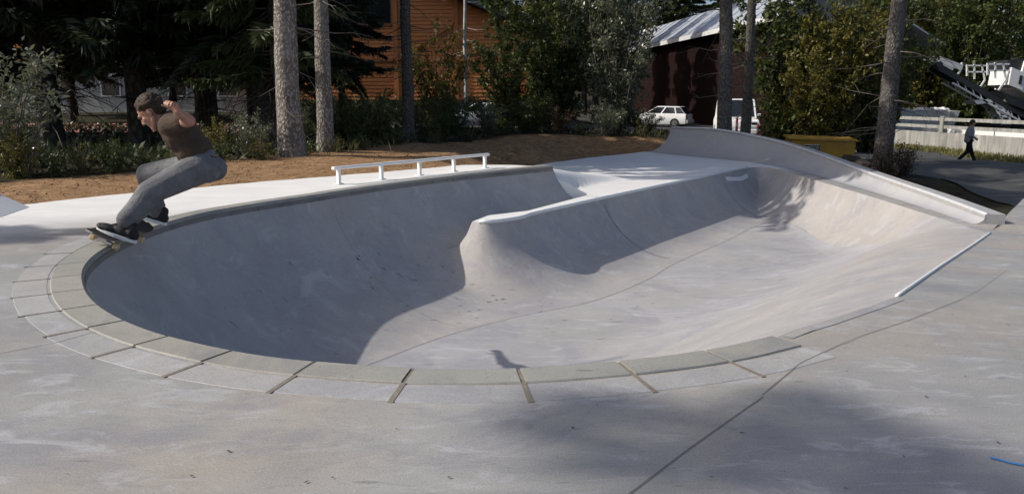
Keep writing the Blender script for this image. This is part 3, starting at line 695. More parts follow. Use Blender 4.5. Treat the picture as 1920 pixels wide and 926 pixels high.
# ------------------------------------------------------------------ vegetation builders (mesh data shared between copies)
def quads_strip(base, direc, side, L, w):
    """N tapering needle/twig blades: base, unit direction, unit side vector"""
    a = base; b = base+direc*(L*.45)[:, None]+side*(w/2)[:, None]; c = base+direc*L[:, None]; d = base+direc*(L*.45)[:, None]-side*(w/2)[:, None]
    return np.stack([a, b, c, d], 1)
def unit(v): return v/(np.linalg.norm(v, axis=-1, keepdims=True)+1e-9)
def spruce_crown(name, seed, z0, z1, rad, per=5, dz=.33, dens=1.0, mats=('needle', 'twig_dark'), lowrag=.35):
    r = np.random.RandomState(seed); Q = []; tw = MB(); z = z0
    while z < z1:
        k = 1-(z-z0)/(z1-z0)
        for _ in range(per if k > .2 else 3):
            if r.rand() < lowrag*(k > .75): continue
            az = r.uniform(0, 2*math.pi); L = rad*(k**.75)*r.uniform(.65, 1.1)+.25; dr = r.uniform(.12, .42); up = r.uniform(-.05, .25)
            rd = np.array([math.cos(az), math.sin(az), 0]); sd_ = np.array([-rd[1], rd[0], 0]); zb = z+r.uniform(-.15, .15)
            pt = lambda t: np.outer(t*L, rd) + np.outer(np.ones_like(t), [0, 0, zb]) + np.outer((up*t - dr*t*t + .22*np.clip(t-.7, 0, 1))*L, [0, 0, 1])
            tw.tube([tuple(p) for p in pt(np.array([0, .35, .7, 1.]))], [.018+.006*L, .014, .008, .003], 3, False)
            n = int(L*26*dens)+6; t = np.sort(r.uniform(.18, 1, n)); P = pt(t)
            for sgn in (-1, 1):
                ln = (.16+.42*(1-t)*min(L, 2)/2+.12)*r.uniform(.6, 1.15, n)
                dv = unit(rd*r.uniform(.45, .9, n)[:, None] + sgn*sd_*r.uniform(.6, 1., n)[:, None] + np.array([0, 0, 1])*r.uniform(-.55, .1, n)[:, None])
                sv = unit(np.cross(dv, r.normal(size=(n, 3))*.5+np.array([0, 0, 1])))
                Q.append(quads_strip(P, dv, sv, ln, ln*.11+.035))
                sv2 = unit(np.cross(dv, sv)); Q.append(quads_strip(P+dv*(ln*.2)[:, None], unit(dv+np.array([0, 0, -.3])), sv2, ln*.8, ln*.10+.03))
            # hanging tassels
            m = n//2; P = pt(r.uniform(.3, 1, m)); dv = unit(np.column_stack([r.normal(size=(m, 2))*.35, -np.ones(m)])); ln = r.uniform(.12, .38, m)
            Q.append(quads_strip(P, dv, unit(np.cross(dv, r.normal(size=(m, 3)))), ln, np.full(m, .045)))
        z += dz*r.uniform(.7, 1.3)
    Q = np.concatenate(Q); nq = len(Q); V = Q.reshape(-1, 3); F = np.arange(nq*4).reshape(-1, 4)
    tv = np.array([tuple(v) for v in tw.v]); tf = np.array([f for f in tw.f if len(f) == 4])
    V = np.vstack([V, tv]); F2_ = np.vstack([F, tf+nq*4]); mi = np.r_[np.zeros(nq, int), np.ones(len(tf), int)]
    return mk_fast(name, V, F2_, list(mats), mi)
def leafy(name, seed, n_stem, height, spread, n_leaf, lsize, mats, crown_z=.12, lean=.25, round_=1.0, aspect=.5):
    """multi-stem shrub or small broadleaf crown: forking stems that carry real leaf blades in clumps"""
    r = np.random.RandomState(seed); tw = MB(); tips = []
    for i in range(n_stem):
        az = r.uniform(0, 6.283); rr_ = spread*math.sqrt(r.uniform(.02, 1)); h = height*(1-.45*(rr_/spread)**2*round_)*r.uniform(.75, 1.05)
        p0 = np.array([math.cos(az)*rr_*.12, math.sin(az)*rr_*.12, 0]); p1 = np.array([math.cos(az)*rr_, math.sin(az)*rr_, h])
        mid = p0*.5+p1*.5+np.array([*(r.normal(size=2)*.06*height), .12*h]); mid[:2] -= p1[:2]*.15
        pts = [p0*(1-t)**2+2*mid*t*(1-t)+p1*t*t for t in np.linspace(0, 1, 6)]
        r0 = .006+.004*height; tw.tube([tuple(p) for p in pts], [r0*(1-.8*t) for t in np.linspace(0, 1, 6)], 4, False)
        for t in np.linspace(crown_z, 1, 9):
            p = p0*(1-t)**2+2*mid*t*(1-t)+p1*t*t; d = unit(np.array([*r.normal(size=2), r.uniform(-.1, .8)])); L = r.uniform(.08, .26)*(height**.6)*(1.15-.6*t)
            q = p+d*L; tw.tube([tuple(p), tuple((p+q)/2+r.normal(size=3)*.02), tuple(q)], [r0*.4, r0*.3, r0*.1], 3, False); tips.append((p, q))
    tips_a = np.array([t[0] for t in tips]); tips_b = np.array([t[1] for t in tips]); k = r.randint(0, len(tips), n_leaf); f = r.uniform(.1, 1.15, n_leaf)[:, None]
    C = tips_a[k]*(1-f)+tips_b[k]*f + r.normal(size=(n_leaf, 3))*.035*height**.5
    C[:, 2] = np.maximum(C[:, 2], .02)
    dv = unit(tips_b[k]-tips_a[k]+r.normal(size=(n_leaf, 3))*.8+np.array([0, 0, -.15])); sv = unit(np.cross(dv, r.normal(size=(n_leaf, 3))*.6+np.array([0, 0, 1.])))
    s = lsize*r.uniform(.55, 1.3, n_leaf)
    Q = quads_strip(C, dv, sv, s, s*aspect*r.uniform(.7, 1.2, n_leaf)); nrm = np.cross(dv, sv); Q[:, 2] += nrm*(s*.12)[:, None]; Q[:, 0] += nrm*(s*.08)[:, None]
    V = Q.reshape(-1, 3); nq = n_leaf; F = np.arange(nq*4).reshape(-1, 4); tv = np.array([tuple(v) for v in tw.v]); tf = np.array([f_ for f_ in tw.f if len(f_) == 4])
    me_l = mk_fast(name+'_leaves', V, F, [mats[0]]); me_s = mk_fast(name+'_stems', tv, tf, [mats[1]], smooth=True); return me_l, me_s
def trunk_mesh(name, seed, r0, h, mat, taper=.62, flare=.28, twigs=26, tz=(.6, 5.5), bend=.0, twmat='twig', tlen=1.0):
    r = np.random.RandomState(seed); n, m = 18, 46; V = []; F = []
    ph = r.uniform(0, 6.28, 4)
    for i in range(m):
        t = (i/(m-1))**1.3; z = t*h; rad = r0*(1-(1-taper)*t**.8 if h < 9 else (1-.9*t**1.1))*(1+flare*math.exp(-z/.28)) ; cx = bend*math.sin(t*2.2)*h*.1 + .012*math.sin(z*1.7+ph[0]); cy = .012*math.sin(z*1.3+ph[1])
        for k in range(n):
            a = 2*math.pi*k/n; q = rad*(1+.035*math.sin(3*a+ph[2]+z*.8)+.03*r.normal()+ (.10*math.exp(-z/.2)*math.sin(5*a+ph[3])))
            V.append((cx+q*math.cos(a), cy+q*math.sin(a), z-.15*(i == 0)))
    for i in range(m-1):
        for k in range(n): F.append((i*n+k, i*n+(k+1) % n, (i+1)*n+(k+1) % n, (i+1)*n+k))
    me = mk_fast(name, V, F, [mat], smooth=True)
    tw = MB()
    for _ in range(twigs):
        z = r.uniform(*tz); a = r.uniform(0, 6.28); L = r.uniform(.25, 1.5)*tlen; d = np.array([math.cos(a), math.sin(a), r.uniform(-.45, .15)]); p = np.array([0, 0, z])+d*r0*.7
        pts = [p]; dd = d.copy()
        for j in range(4): dd = unit(dd+r.normal(size=3)*.16+np.array([0, 0, -.05])); pts.append(pts[-1]+dd*L/4)
        tw.tube([tuple(q) for q in pts], [.014*r0/.2+.004, .011, .008, .005, .002], 4, False)
        for j in (2, 3):
            if r.rand() < .7:
                e = unit(dd+r.normal(size=3)*.6)*L*.35; q = pts[j]; tw.tube([tuple(q), tuple(q+e*.6), tuple(q+e+np.array([0, 0, -.04]))], [.006, .004, .0015], 3, False)
    tm = mk_fast(name+'_twigs', [tuple(v) for v in tw.v], [f for f in tw.f if len(f) == 4], [twmat]) if tw.v else None
    return me, tm
TN = {}
TN['bare'] = [trunk_mesh('bare_trunk', s_, .2, 15, 'bark', twigs=34, tz=(.9, 7), tlen=.9) for s_ in (1, 2)]
TN['mid'] = [trunk_mesh('mid_trunk', s_, .2, 15, 'bark_mid', twigs=40, tz=(.9, 7), tlen=1.1) for s_ in (6, 7)]
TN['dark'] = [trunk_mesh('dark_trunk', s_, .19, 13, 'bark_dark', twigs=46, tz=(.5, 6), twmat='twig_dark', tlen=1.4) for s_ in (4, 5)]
TN['pale'] = [trunk_mesh('pale_trunk', 8, .075, 9, 'birch', twigs=16, tz=(1.5, 6), twmat='birch', tlen=.55)]
CR = {}
CR['high'] = [spruce_crown('high_crown', 11, 6.2, 15.5, 2.3, 5, .42, .8)]
CR['low'] = [spruce_crown('low_crown_a', 21, 2.0, 12, 2.6, 6, .30, 1.0), spruce_crown('low_crown_b', 22, 1.5, 11, 2.3, 6, .30, 1.0)]
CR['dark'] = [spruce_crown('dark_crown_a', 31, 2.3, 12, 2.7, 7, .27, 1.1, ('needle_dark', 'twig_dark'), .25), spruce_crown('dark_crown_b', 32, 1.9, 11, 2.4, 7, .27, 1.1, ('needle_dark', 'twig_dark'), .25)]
def tree(name, x, y, label, kind, crown, r=None, h=1., rz=0, group=None, lean=(0, 0), cs=1., z=None, vi=0, ci=0, twigs=True, cat='tree'):
    e = empty(name, (x, y, (gz(x, y) if z is None else z)-.03), rz, label, cat, group); e.rotation_euler = (lean[0], lean[1], rz)
    tm = TN[kind][vi % len(TN[kind])]; base = {'bare': .2, 'mid': .2, 'dark': .19, 'pale': .075}[kind]; k = (r or base)/base
    link('trunk', tm[0], e, sc=(k, k, h))
    if twigs and tm[1]: tag(link('dead_branches', tm[1], e, sc=(max(k, .8), max(k, .8), h)), kind='stuff')
    if crown: c = CR[crown]; link('crown', c[ci % len(c)], e, rot=(0, 0, rz*2.3+1), sc=(cs, cs, h))
    return e
def U(px, Y, py=None):      # plan x of a measured bearing at distance Y
    return (px-960)/1507*Y*.9835*(1+.0)
# ---- spruces with a bare lower trunk
tree('spruce_tree', -4.1, 15.0, 'thickest pale barked spruce trunk, left of the twin trunks on the soil bank', 'bare', 'high', .225, 1, .4, cs=1.1)
tree('spruce_tree', -3.75, 16.35, 'slimmer pale barked spruce trunk just right of the thickest trunk', 'bare', 'high', .165, .95, 2.2, vi=1, cs=.95)
tree('spruce_tree', -2.85, 22.3, 'grey straight spruce trunk in front of the orange timber building', 'mid', 'high', .165, 1, 1.2, cs=.8)
tree('birch_tree', -1.7, 30, 'thin pale trunk with short snapped twigs before the timber building corner', 'pale', None, .085, 1, 0)
tree('spruce_tree', 5.95, 22.6, 'leaning spruce trunk rising behind the tall end of the quarter pipe', 'mid', 'high', .215, 1, 3.0, lean=(0, .035), cs=.8)
tree('spruce_tree', 7.2, 25.0, 'darker thinner spruce trunk right beside the leaning one behind the quarter pipe', 'mid', 'high', .16, 1, 4.4, lean=(0, .03), vi=1, cs=.8)
tree('spruce_tree', 8.72, 19.0, 'dark spruce trunk with bare side branches beside the yellow box', 'mid', 'high', .215, 1, 5.3, lean=(0, .022), vi=1, cs=.8)
# ---- dark spruces on the left
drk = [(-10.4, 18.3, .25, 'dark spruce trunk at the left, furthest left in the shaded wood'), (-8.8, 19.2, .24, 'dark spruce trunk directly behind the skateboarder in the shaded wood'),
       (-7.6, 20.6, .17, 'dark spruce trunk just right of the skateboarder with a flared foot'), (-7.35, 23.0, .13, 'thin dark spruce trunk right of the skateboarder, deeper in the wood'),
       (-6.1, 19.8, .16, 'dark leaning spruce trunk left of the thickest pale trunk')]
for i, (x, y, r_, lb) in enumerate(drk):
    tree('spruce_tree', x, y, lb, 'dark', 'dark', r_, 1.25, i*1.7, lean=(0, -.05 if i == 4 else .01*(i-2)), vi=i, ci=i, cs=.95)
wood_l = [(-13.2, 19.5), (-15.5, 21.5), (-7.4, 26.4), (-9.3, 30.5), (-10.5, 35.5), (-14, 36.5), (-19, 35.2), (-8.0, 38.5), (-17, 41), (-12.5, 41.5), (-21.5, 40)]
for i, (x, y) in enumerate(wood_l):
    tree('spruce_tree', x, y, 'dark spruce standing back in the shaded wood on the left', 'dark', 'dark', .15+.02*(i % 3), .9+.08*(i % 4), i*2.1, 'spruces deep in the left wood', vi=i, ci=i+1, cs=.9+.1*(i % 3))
# ---- shrubs and broadleaf trees
BU = {
 'willow_tall': leafy('willow_tall', 41, 26, 5.0, 1.9, 15000, .11, ('leaf_grey', 'twig'), .08, round_=.5),
 'grey': leafy('grey_shrub', 42, 16, 1.6, .8, 2600, .075, ('leaf_grey', 'twig'), .1),
 'green': leafy('green_shrub', 43, 18, 1.4, .9, 3600, .075, ('leaf_green', 'twig_dark'), .08),
 'autumn': leafy('autumn_shrub', 44, 16, 1.7, .8, 3200, .08, ('leaf_autumn', 'twig_dark'), .08),
 'red': leafy('red_shrub', 45, 12, .9, .55, 1000, .06, ('leaf_red', 'twig_dark'), .1),
 'broad_g': leafy('broad_tree_g', 46, 34, 6.2, 2.4, 13000, .17, ('leaf_green', 'bark_dark'), .10, round_=.7, aspect=.6),
 'broad_a': leafy('broad_tree_a', 47, 34, 6.0, 2.3, 12000, .17, ('leaf_autumn', 'bark_dark'), .10, round_=.7, aspect=.6),
 'weed': leafy('weed', 48, 9, .42, .26, 330, .055, ('leaf_green', 'twig_dark'), .1),
 'weed_a': leafy('weed_a', 49, 8, .5, .24, 300, .05, ('leaf_autumn', 'twig'), .1),
}
def shrub(name, kind, x, y, label, sc=1., rz=0., hs=1., group=None, cat='shrub', z=None):
    e = empty(name, (x, y, (gz(x, y) if z is None else z)-.02), rz, label, cat, group); ml, ms = BU[kind]
    link('crown' if cat == 'tree' else 'foliage', ml, e, sc=(sc, sc, sc*hs)); link('trunk' if cat == 'tree' else 'stem', ms, e, sc=(sc, sc, sc*hs)); return e
shrub('leafy_shrub', 'grey', -7.15, 11.5, 'tall grey leaved shrub catching sun at the left edge of the picture', 1.35, .3)
shrub('leafy_shrub', 'autumn', -6.75, 10.9, 'yellowish low shrub at the foot of the tall left edge shrub', .42, 1.2)
shrub('leafy_shrub', 'green', -5.95, 12.0, 'low green shrub on the bank left of the skateboarder', .42, 2.)
shrub('leafy_shrub', 'grey', -4.75, 14.6, 'grey green shrub right beside the thickest pale trunk', .62, 2.6)
shrub('leafy_shrub', 'autumn', -5.15, 14.1, 'yellow green shrub left of the thickest pale trunk, nearest the bank edge', .42, .6)
shrub('leafy_shrub', 'red', -5.5, 13.6, 'small reddish shrub on the shaded bank right of the skateboarder', .6, .6)
shrub('leafy_shrub', 'green', -3.4, 19.0, 'dark green shrub behind the slimmer pale trunk', 1.1, 1.)
shrub('leafy_shrub', 'green', -1.9, 25.6, 'dark green shrub right of the grey trunk before the timber building', 1.2, 2.)
shrub('leafy_shrub', 'autumn', -2.6, 29.6, 'tall yellow green shrub growing against the timber building boards', 1.9, 1.5, 1.15)
shrub('leafy_shrub', 'grey', -.8, 25.9, 'grey shrub in front of the half hidden white car', .85, 2.9)
shrub('leafy_shrub', 'green', .5, 26.6, 'dark round shrub on the top of the soil bank below the broad green tree', 1.15, .2)
shrub('leafy_shrub', 'red', 1.5, 25.9, 'reddish bare looking shrub on top of the soil bank', 1.1, .2)
shrub('leafy_shrub', 'grey', 3.0, 25.9, 'low grey shrub at the foot of the tall willow', .8, 4.)
shrub('leafy_shrub', 'green', 4.4, 27.0, 'low green shrub left of the white hatchback', .7, 3.)
shrub('leafy_shrub', 'red', 8.55, 18.4, 'dark red leaved shrub around the foot of the trunk by the yellow box', 1.0, 1.)
shrub('leafy_shrub', 'red', 9.15, 18.8, 'sparse dark shrub right of the trunk by the yellow box', .95, 2.)
shrub('leafy_shrub', 'green', -4.4, 20.6, 'dark shrub between the thickest trunk and the slimmer pale trunk', .9, 3.)
shrub('leafy_shrub', 'green', -2.2, 23.4, 'green shrub at the foot of the grey trunk', .8, 5.)
shrub('leafy_shrub', 'green', -6.9, 17.6, 'shaded shrub behind the skateboarder between two dark trunks', .5, 1.7)
shrub('leafy_shrub', 'grey', -5.5, 18.2, 'shaded grey shrub left of the leaning dark trunk', .6, 3.7)
shrub('leafy_shrub', 'autumn', -12.8, 16.4, 'shaded yellowish shrub at the far left of the wood', .5, 2.7)
tree('spruce_tree', -5.05, 17.6, 'green spruce with sunlit hanging branches behind the thickest pale trunk', 'dark', 'low', .13, 1.15, 2.0, ci=1, cs=.72)
for i, (x, y, k, s_) in enumerate([(-5.6, 44, 'green', 1.6), (-8.4, 44, 'green', 1.6), (-3.6, 43.5, 'autumn', 1.3), (-10.5, 44.5, 'green', 1.7), (-1, 43, 'green', 1.6), (1.2, 44, 'green', 1.7), (-7, 43, 'grey', 1.2)]):
    shrub('leafy_shrub', k, x, y, 'shrub in the hedge row along the foot of the timber building', s_, i*1.7, 1, 'hedge at the timber building')
for i, (x, y, k, s_) in enumerate([(-6.9, 10.4, 'weed', .9), (-6.55, 10.9, 'weed_a', .9), (-6.3, 11.1, 'weed', 1.), (-6.2, 11.6, 'weed_a', 1.), (-5.75, 11.6, 'weed', 1.1), (-5.6, 12.3, 'weed', .9), (-5.25, 12.6, 'weed_a', .9), (-4.9, 13.6, 'weed', 1.), (-4.45, 14.2, 'weed_a', 1.1),
        (-3.95, 15.5, 'weed', 1.), (-3.5, 16.2, 'weed_a', .8), (-3.2, 17.3, 'weed', 1.), (-2.7, 18.8, 'weed', 1.1), (-2.0, 21, 'weed_a', 1.), (-1.3, 23.0, 'weed', 1.), (-5.4, 13.2, 'weed', 1.1), (-7.6, 10.3, 'weed_a', 1.2), (-7.9, 10.9, 'weed', 1.3), (5.0, 25.4, 'weed_a', 1.3), (5.7, 25.0, 'weed_a', 1.2), (4.1, 25.6, 'weed_a', 1.2), (2.2, 25.8, 'weed', 1.2), (-.2, 25.2, 'weed', 1.2)]):
    shrub('weed', k, x, y, 'small leafy weed growing along the edge of the bare soil bank', s_, i*1.3, 1, 'weeds along the soil bank', 'plant')
shrub('willow_tree', 'willow_tall', 3.55, 27.2, 'tall pale leaved willow in front of the grey metal roof', 1.12, .3, 1.1, cat='tree')
shrub('broadleaf_tree', 'broad_g', 1.5, 29.5, 'broad dark green tree between the timber building and the willow', 1.0, 1.3, 1.1, cat='tree')
shrub('broadleaf_tree', 'broad_g', -.2, 34, 'green tree half covering the right corner of the timber building', .75, 2.3, 1., cat='tree')
shrub('broadleaf_tree', 'broad_g', 10.6, 31.0, 'dense dark green tree right of the leaning twin trunks', 1.05, 4.3, 1.1, cat='tree')
shrub('broadleaf_tree', 'broad_a', 11.6, 29.0, 'turning yellow green tree above the yellow box', .9, .7, 1.1, cat='tree')
shrub('broadleaf_tree', 'broad_a', 10.4, 28.0, 'lower yellow green bush tree left behind the yellow box', .62, 3.7, 1., cat='tree')
shrub('broadleaf_tree', 'broad_g', 13.4, 30.5, 'dark green tree right behind the dark trunk by the yellow box', .95, 1.7, 1.1, cat='tree')
shrub('broadleaf_tree', 'broad_g', 17.6, 46, 'green tree overhanging the left end of the stained wall', 1.15, 5.7, 1., cat='tree')
CT = ['second from the left', 'third from the left', 'fourth from the left', 'fifth from the left', 'second from the right', 'furthest left', 'furthest right']
for i, (x, y, k, s_) in enumerate([(25, 62, 'broad_g', 1.7), (29.5, 66, 'broad_a', 1.8), (34, 60, 'broad_g', 1.9), (38, 68, 'broad_a', 1.9), (43, 64, 'broad_g', 2.), (21, 66, 'broad_g', 1.7), (48, 70, 'broad_a', 2.)]):
    shrub('broadleaf_tree', k, x, y, ('dark green' if k == 'broad_g' else 'yellowing')+' broadleaf tree behind the stone crusher and fence, '+CT[i], s_, i*1.9, 1.15, 'trees behind the stone crusher', 'tree')
rf = random.Random(5)
for i in range(58):
    row = i % 2; x = -62+(i//2)*4.9+rf.uniform(-1.3, 1.3); y = (84 if row else 98)+rf.uniform(-5, 5)
    zt = gz(x, y)-.3
    if rf.random() < .68:
        tree('spruce_tree', x, y, 'distant spruce in the forest belt that closes the view', 'dark', 'low', .26, rf.uniform(1.45, 2.0), rf.uniform(0, 6), 'forest belt behind the buildings', vi=i, ci=i, cs=rf.uniform(1.2, 1.6), z=zt, twigs=False)
    else:
        shrub('broadleaf_tree', rf.choice(['broad_g', 'broad_a']), x, y, 'distant broadleaf tree in the forest belt that closes the view', rf.uniform(2.0, 2.5), rf.uniform(0, 6), 1.15, 'broadleaf trees in the forest belt', 'tree', z=zt)
# spruces just outside the view on the left: their crowns throw the shade on the deck
for i, (x, y, h, cs, lb) in enumerate([(-15.2, -2.8, 1.95, 1.4, 'tall spruce outside the left edge that shades the near right corner'), (-10.9, 5.25, .55, .5, 'small spruce outside the left edge beyond the wedge ramp')]):
    tree('spruce_tree', x, y, lb, 'bare', 'low' if i == 1 else 'high', .18, h, i*1.1, cs=cs, twigs=False)
for i, (x, y) in enumerate([(6.0, 59), (4.6, 64), (6.2, 70), (3.2, 58)]):  # hidden spruces added to keep the sun off the barn wall
    tree('spruce_tree', x, y, 'hidden tall spruce added behind the willow to shade the barn wall', 'dark', 'low', .24, 1.7, i*1.3, 'added spruces between the willow and the barn', vi=i, ci=i, cs=1.3, twigs=False)
# grass strip at the wall foot
def blades(name, pts_, n, hmin, hmax, mat, seed, w=.02):
    r = np.random.RandomState(seed); k = r.randint(0, len(pts_), n); P = np.asarray(pts_)[k]+r.normal(size=(n, 2))*.35; B = np.column_stack([P, zground(P)])
    dv = unit(np.column_stack([r.normal(size=(n, 2))*.45, np.ones(n)])); sv = unit(np.cross(dv, r.normal(size=(n, 3)))); L = r.uniform(hmin, hmax, n)
    Q = quads_strip(B, dv, sv, L, np.full(n, w)); return link(name, mk_fast(name, Q.reshape(-1, 3), np.arange(n*4).reshape(-1, 4), mat))
tag(blades('grass_strip', resample(np.array([(18.6, 48), (20.4, 34.5), (21.4, 28)]), .3)-np.array([.35, 0]), 5200, .1, .38, 'grass', 3, .05), 'rough sunlit grass along the foot of the stained wall', 'grass', kind='stuff')
tag(blades('bank_grass', [(-3.9, 15.4), (-4.4, 15.2), (-3.6, 16.2), (-3.3, 16.8), (-4.6, 14.6), (5.2, 25.6), (4.5, 25.8), (6, 25.6), (-3., 18)], 260, .12, .34, 'grass', 4, .018), 'tufts of grass on the top of the soil bank', 'grass', kind='stuff')
M['fern'] = leaf('undergrowth leaves', (.028, .036, .016), (.055, .065, .028), None, .2)
def undergrowth(name, poly, n, seed):
    r = np.random.RandomState(seed); poly = np.array(poly); p = r.uniform(poly.min(0), poly.max(0), (n*3, 2)); p = p[inpoly(p, poly) & ~inpoly(p, soil_poly)][:n]; n = len(p)
    B = np.column_stack([p, zground(p)+r.uniform(0, .12, n)]); dv = unit(r.normal(size=(n, 3))+np.array([0, 0, .6])); sv = unit(np.cross(dv, r.normal(size=(n, 3)))); L = r.uniform(.06, .22, n)
    return link(name, mk_fast(name, quads_strip(B, dv, sv, L, L*.4).reshape(-1, 3), np.arange(n*4).reshape(-1, 4), 'fern'))
tag(undergrowth('undergrowth', [(-16, 9.5), (-5, 12), (-2.5, 19), (0, 26), (8, 26), (6, 30), (-16, 30)], 16000, 6), 'dark leafy undergrowth on the shaded forest floor', 'undergrowth', kind='stuff')

# ------------------------------------------------------------------ timber building
def timber_house():
    Y, zb, apx, apz = 48.0, .55, -10.5, 9.55; sl = .395
    h = empty('timber_house', (-6.8, Y, zb), 0, 'large orange timber clad building behind the trees with a dark sloping roof', 'building')
    def P(mb, name, mat, **k): o = mb.build(name, mat, h, **k); o.location = -h.location; return o
    roof = lambda x: apz - sl*abs(x-apx)
    P(MB().box((-6.8, Y+4.3, .1), (16.0, 8.5, 1.7)), 'plinth', 'plinth')
    xr, xl = 1.0, -15.0; z = .98; i = 0
    core = [(xl, .95), (xr, .95), (xr, roof(xr)-.05), (apx, apz-.05), (xl, roof(xl)-.05)]
    P(MB().prism(core, 'y', Y+.06, Y+8), 'wall_core', 'larch')
    while z < apz-.35:
        t = (apz-z-.24)/sl; a, b = max(xl, apx-t), min(xr, apx+t); e = .004*(i % 3)
        if b-a > .5: P(MB().add([(a, Y-.035-e, z), (b, Y-.035-e, z), (b, Y-.0, z+.205), (a, Y-.0, z+.205), (a, Y+.06, z), (b, Y+.06, z), (b, Y+.06, z+.205), (a, Y+.06, z+.205)],
                                [(0, 1, 2, 3), (1, 5, 6, 2), (4, 0, 3, 7), (3, 2, 6, 7), (0, 4, 5, 1)]), 'plank', 'larch')
        z += .213; i += 1
    for x in (xl+.1, -6.75, -3.25, xr-.12): P(MB().box((x, Y-.09, (.95+roof(x))/2), (.26, .12, roof(x)-1.0)), 'post', 'larch_post')
    P(MB().box((-8.5, Y-.085, 3.25), (13.0, .1, .2)), 'beam', 'larch_post'); P(MB().bar((-5.6, Y-.085, 3.9), (-3.4, Y-.085, 5.25), .2, .1), 'brace', 'larch_post')
    w = P(MB().box((-8.5, Y-.07, 6.65), (3.3, .14, 2.9)), 'window', 'larch_post')
    for k in (-1, 1):
        g = MB().box((-8.5+k*.78, Y-.16, 6.65), (1.46, .06, 2.66)).build('pane', 'glass', w)
    for sgn, xe in ((1, xr+1.1), (-1, xl-1.1)):
        ze = roof(xe); t = .28
        P(MB().add([(apx, Y-1.1, apz), (xe, Y-1.1, ze), (xe, Y+9, ze), (apx, Y+9, apz), (apx, Y-1.1, apz+t), (xe, Y-1.1, ze+t), (xe, Y+9, ze+t), (apx, Y+9, apz+t)],
                   [(0, 1, 2, 3), (4, 5, 6, 7), (0, 1, 5, 4), (1, 2, 6, 5), (2, 3, 7, 6), (3, 0, 4, 7)]), 'roof_slope', 'roof_dark')
timber_house()
# pale shed seen in slivers through the left wood
def left_house():
    h = empty('pale_house', (-22, 52, gz(-22, 52)), 0, 'pale house with orange boards glimpsed through the left wood', 'building')
    MB().box((0, 0, 1.4), (15, 6, 3.2)).build('wall', 'grey_wall', h); MB().box((0, -.06, 4.0), (15, 6.0, 2.1)).build('upper_wall', 'larch', h)
    MB().prism([(-8.2, 5.0), (0, 8.2), (8.2, 5.0)], 'y', -3.8, 3.6).build('roof', 'roof_dark', h)
    for x in (-5, -2, 2, 5):
        w = MB().box((x, -3.02, 1.6), (1.2, .1, 1.3)).build('window', 'white_paint', h); MB().box((x, -3.08, 1.6), (1.0, .06, 1.1)).build('pane', 'glass', w)
left_house()
# ------------------------------------------------------------------ barn with the grey metal roof
def barn():
    d = np.array([-.113, 1.0, 0]); d /= np.linalg.norm(d); n = np.array([d[1], -d[0], 0]); O = np.array([14.95, 46.0, 0]); L = 38; ze, zr, wr = 5.65, 7.75, 2.9; zg = -1.2
    b = empty('barn', (*O[:2], zg), 0, 'dark red walled barn with a grey metal roof behind the willow and the leaning trunk', 'building')
    def Pt(a, c, z): return tuple(O+d*a+n*c+np.array([0, 0, z]))
    def P(mb, name, mat): o = mb.build(name, mat, b); o.location = -b.location; return o
    def slab(a0, a1, c0, c1, z0, z1, t=.12): 
        lo = [Pt(a0, c0, z0), Pt(a1, c0, z0), Pt(a1, c1, z1), Pt(a0, c1, z1)]; return MB().add(lo+[(x, y, z+t) for x, y, z in lo], [(0, 1, 2, 3), (4, 5, 6, 7), (0, 1, 5, 4), (1, 2, 6, 5), (2, 3, 7, 6), (3, 0, 4, 7)])
    k = 0
    while k < L:                                    # roof sheets with raised seams
        P(slab(k+.01, min(k+1.98, L), 0, wr, ze, zr, .1), 'roof_sheet', 'roof_metal'); k += 2.0
    for k in range(0, 39, 2): P(slab(k-.04, k+.04, 0, wr, ze+.1, zr+.1, .07), 'roof_seam', 'roof_metal')
    P(slab(0, L, wr, 2*wr+4, zr, 4.0, .1), 'rear_roof', 'roof_metal'); P(slab(-.05, L, -.06, .04, ze-.28, ze-.28, .3), 'fascia', 'white_dirty')
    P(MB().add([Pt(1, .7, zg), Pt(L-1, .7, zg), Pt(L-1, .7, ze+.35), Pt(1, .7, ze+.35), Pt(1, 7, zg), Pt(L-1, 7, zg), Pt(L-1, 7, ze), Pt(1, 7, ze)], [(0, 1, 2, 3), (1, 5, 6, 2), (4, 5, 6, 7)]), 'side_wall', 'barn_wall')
    P(MB().add([Pt(1, .7, zg), Pt(1, 7, zg), Pt(1, 7, ze), Pt(1, wr, zr), Pt(1, .7, ze+.35)], [(0, 1, 2, 3, 4)]), 'gable_wall', 'grey_wall')
barn()

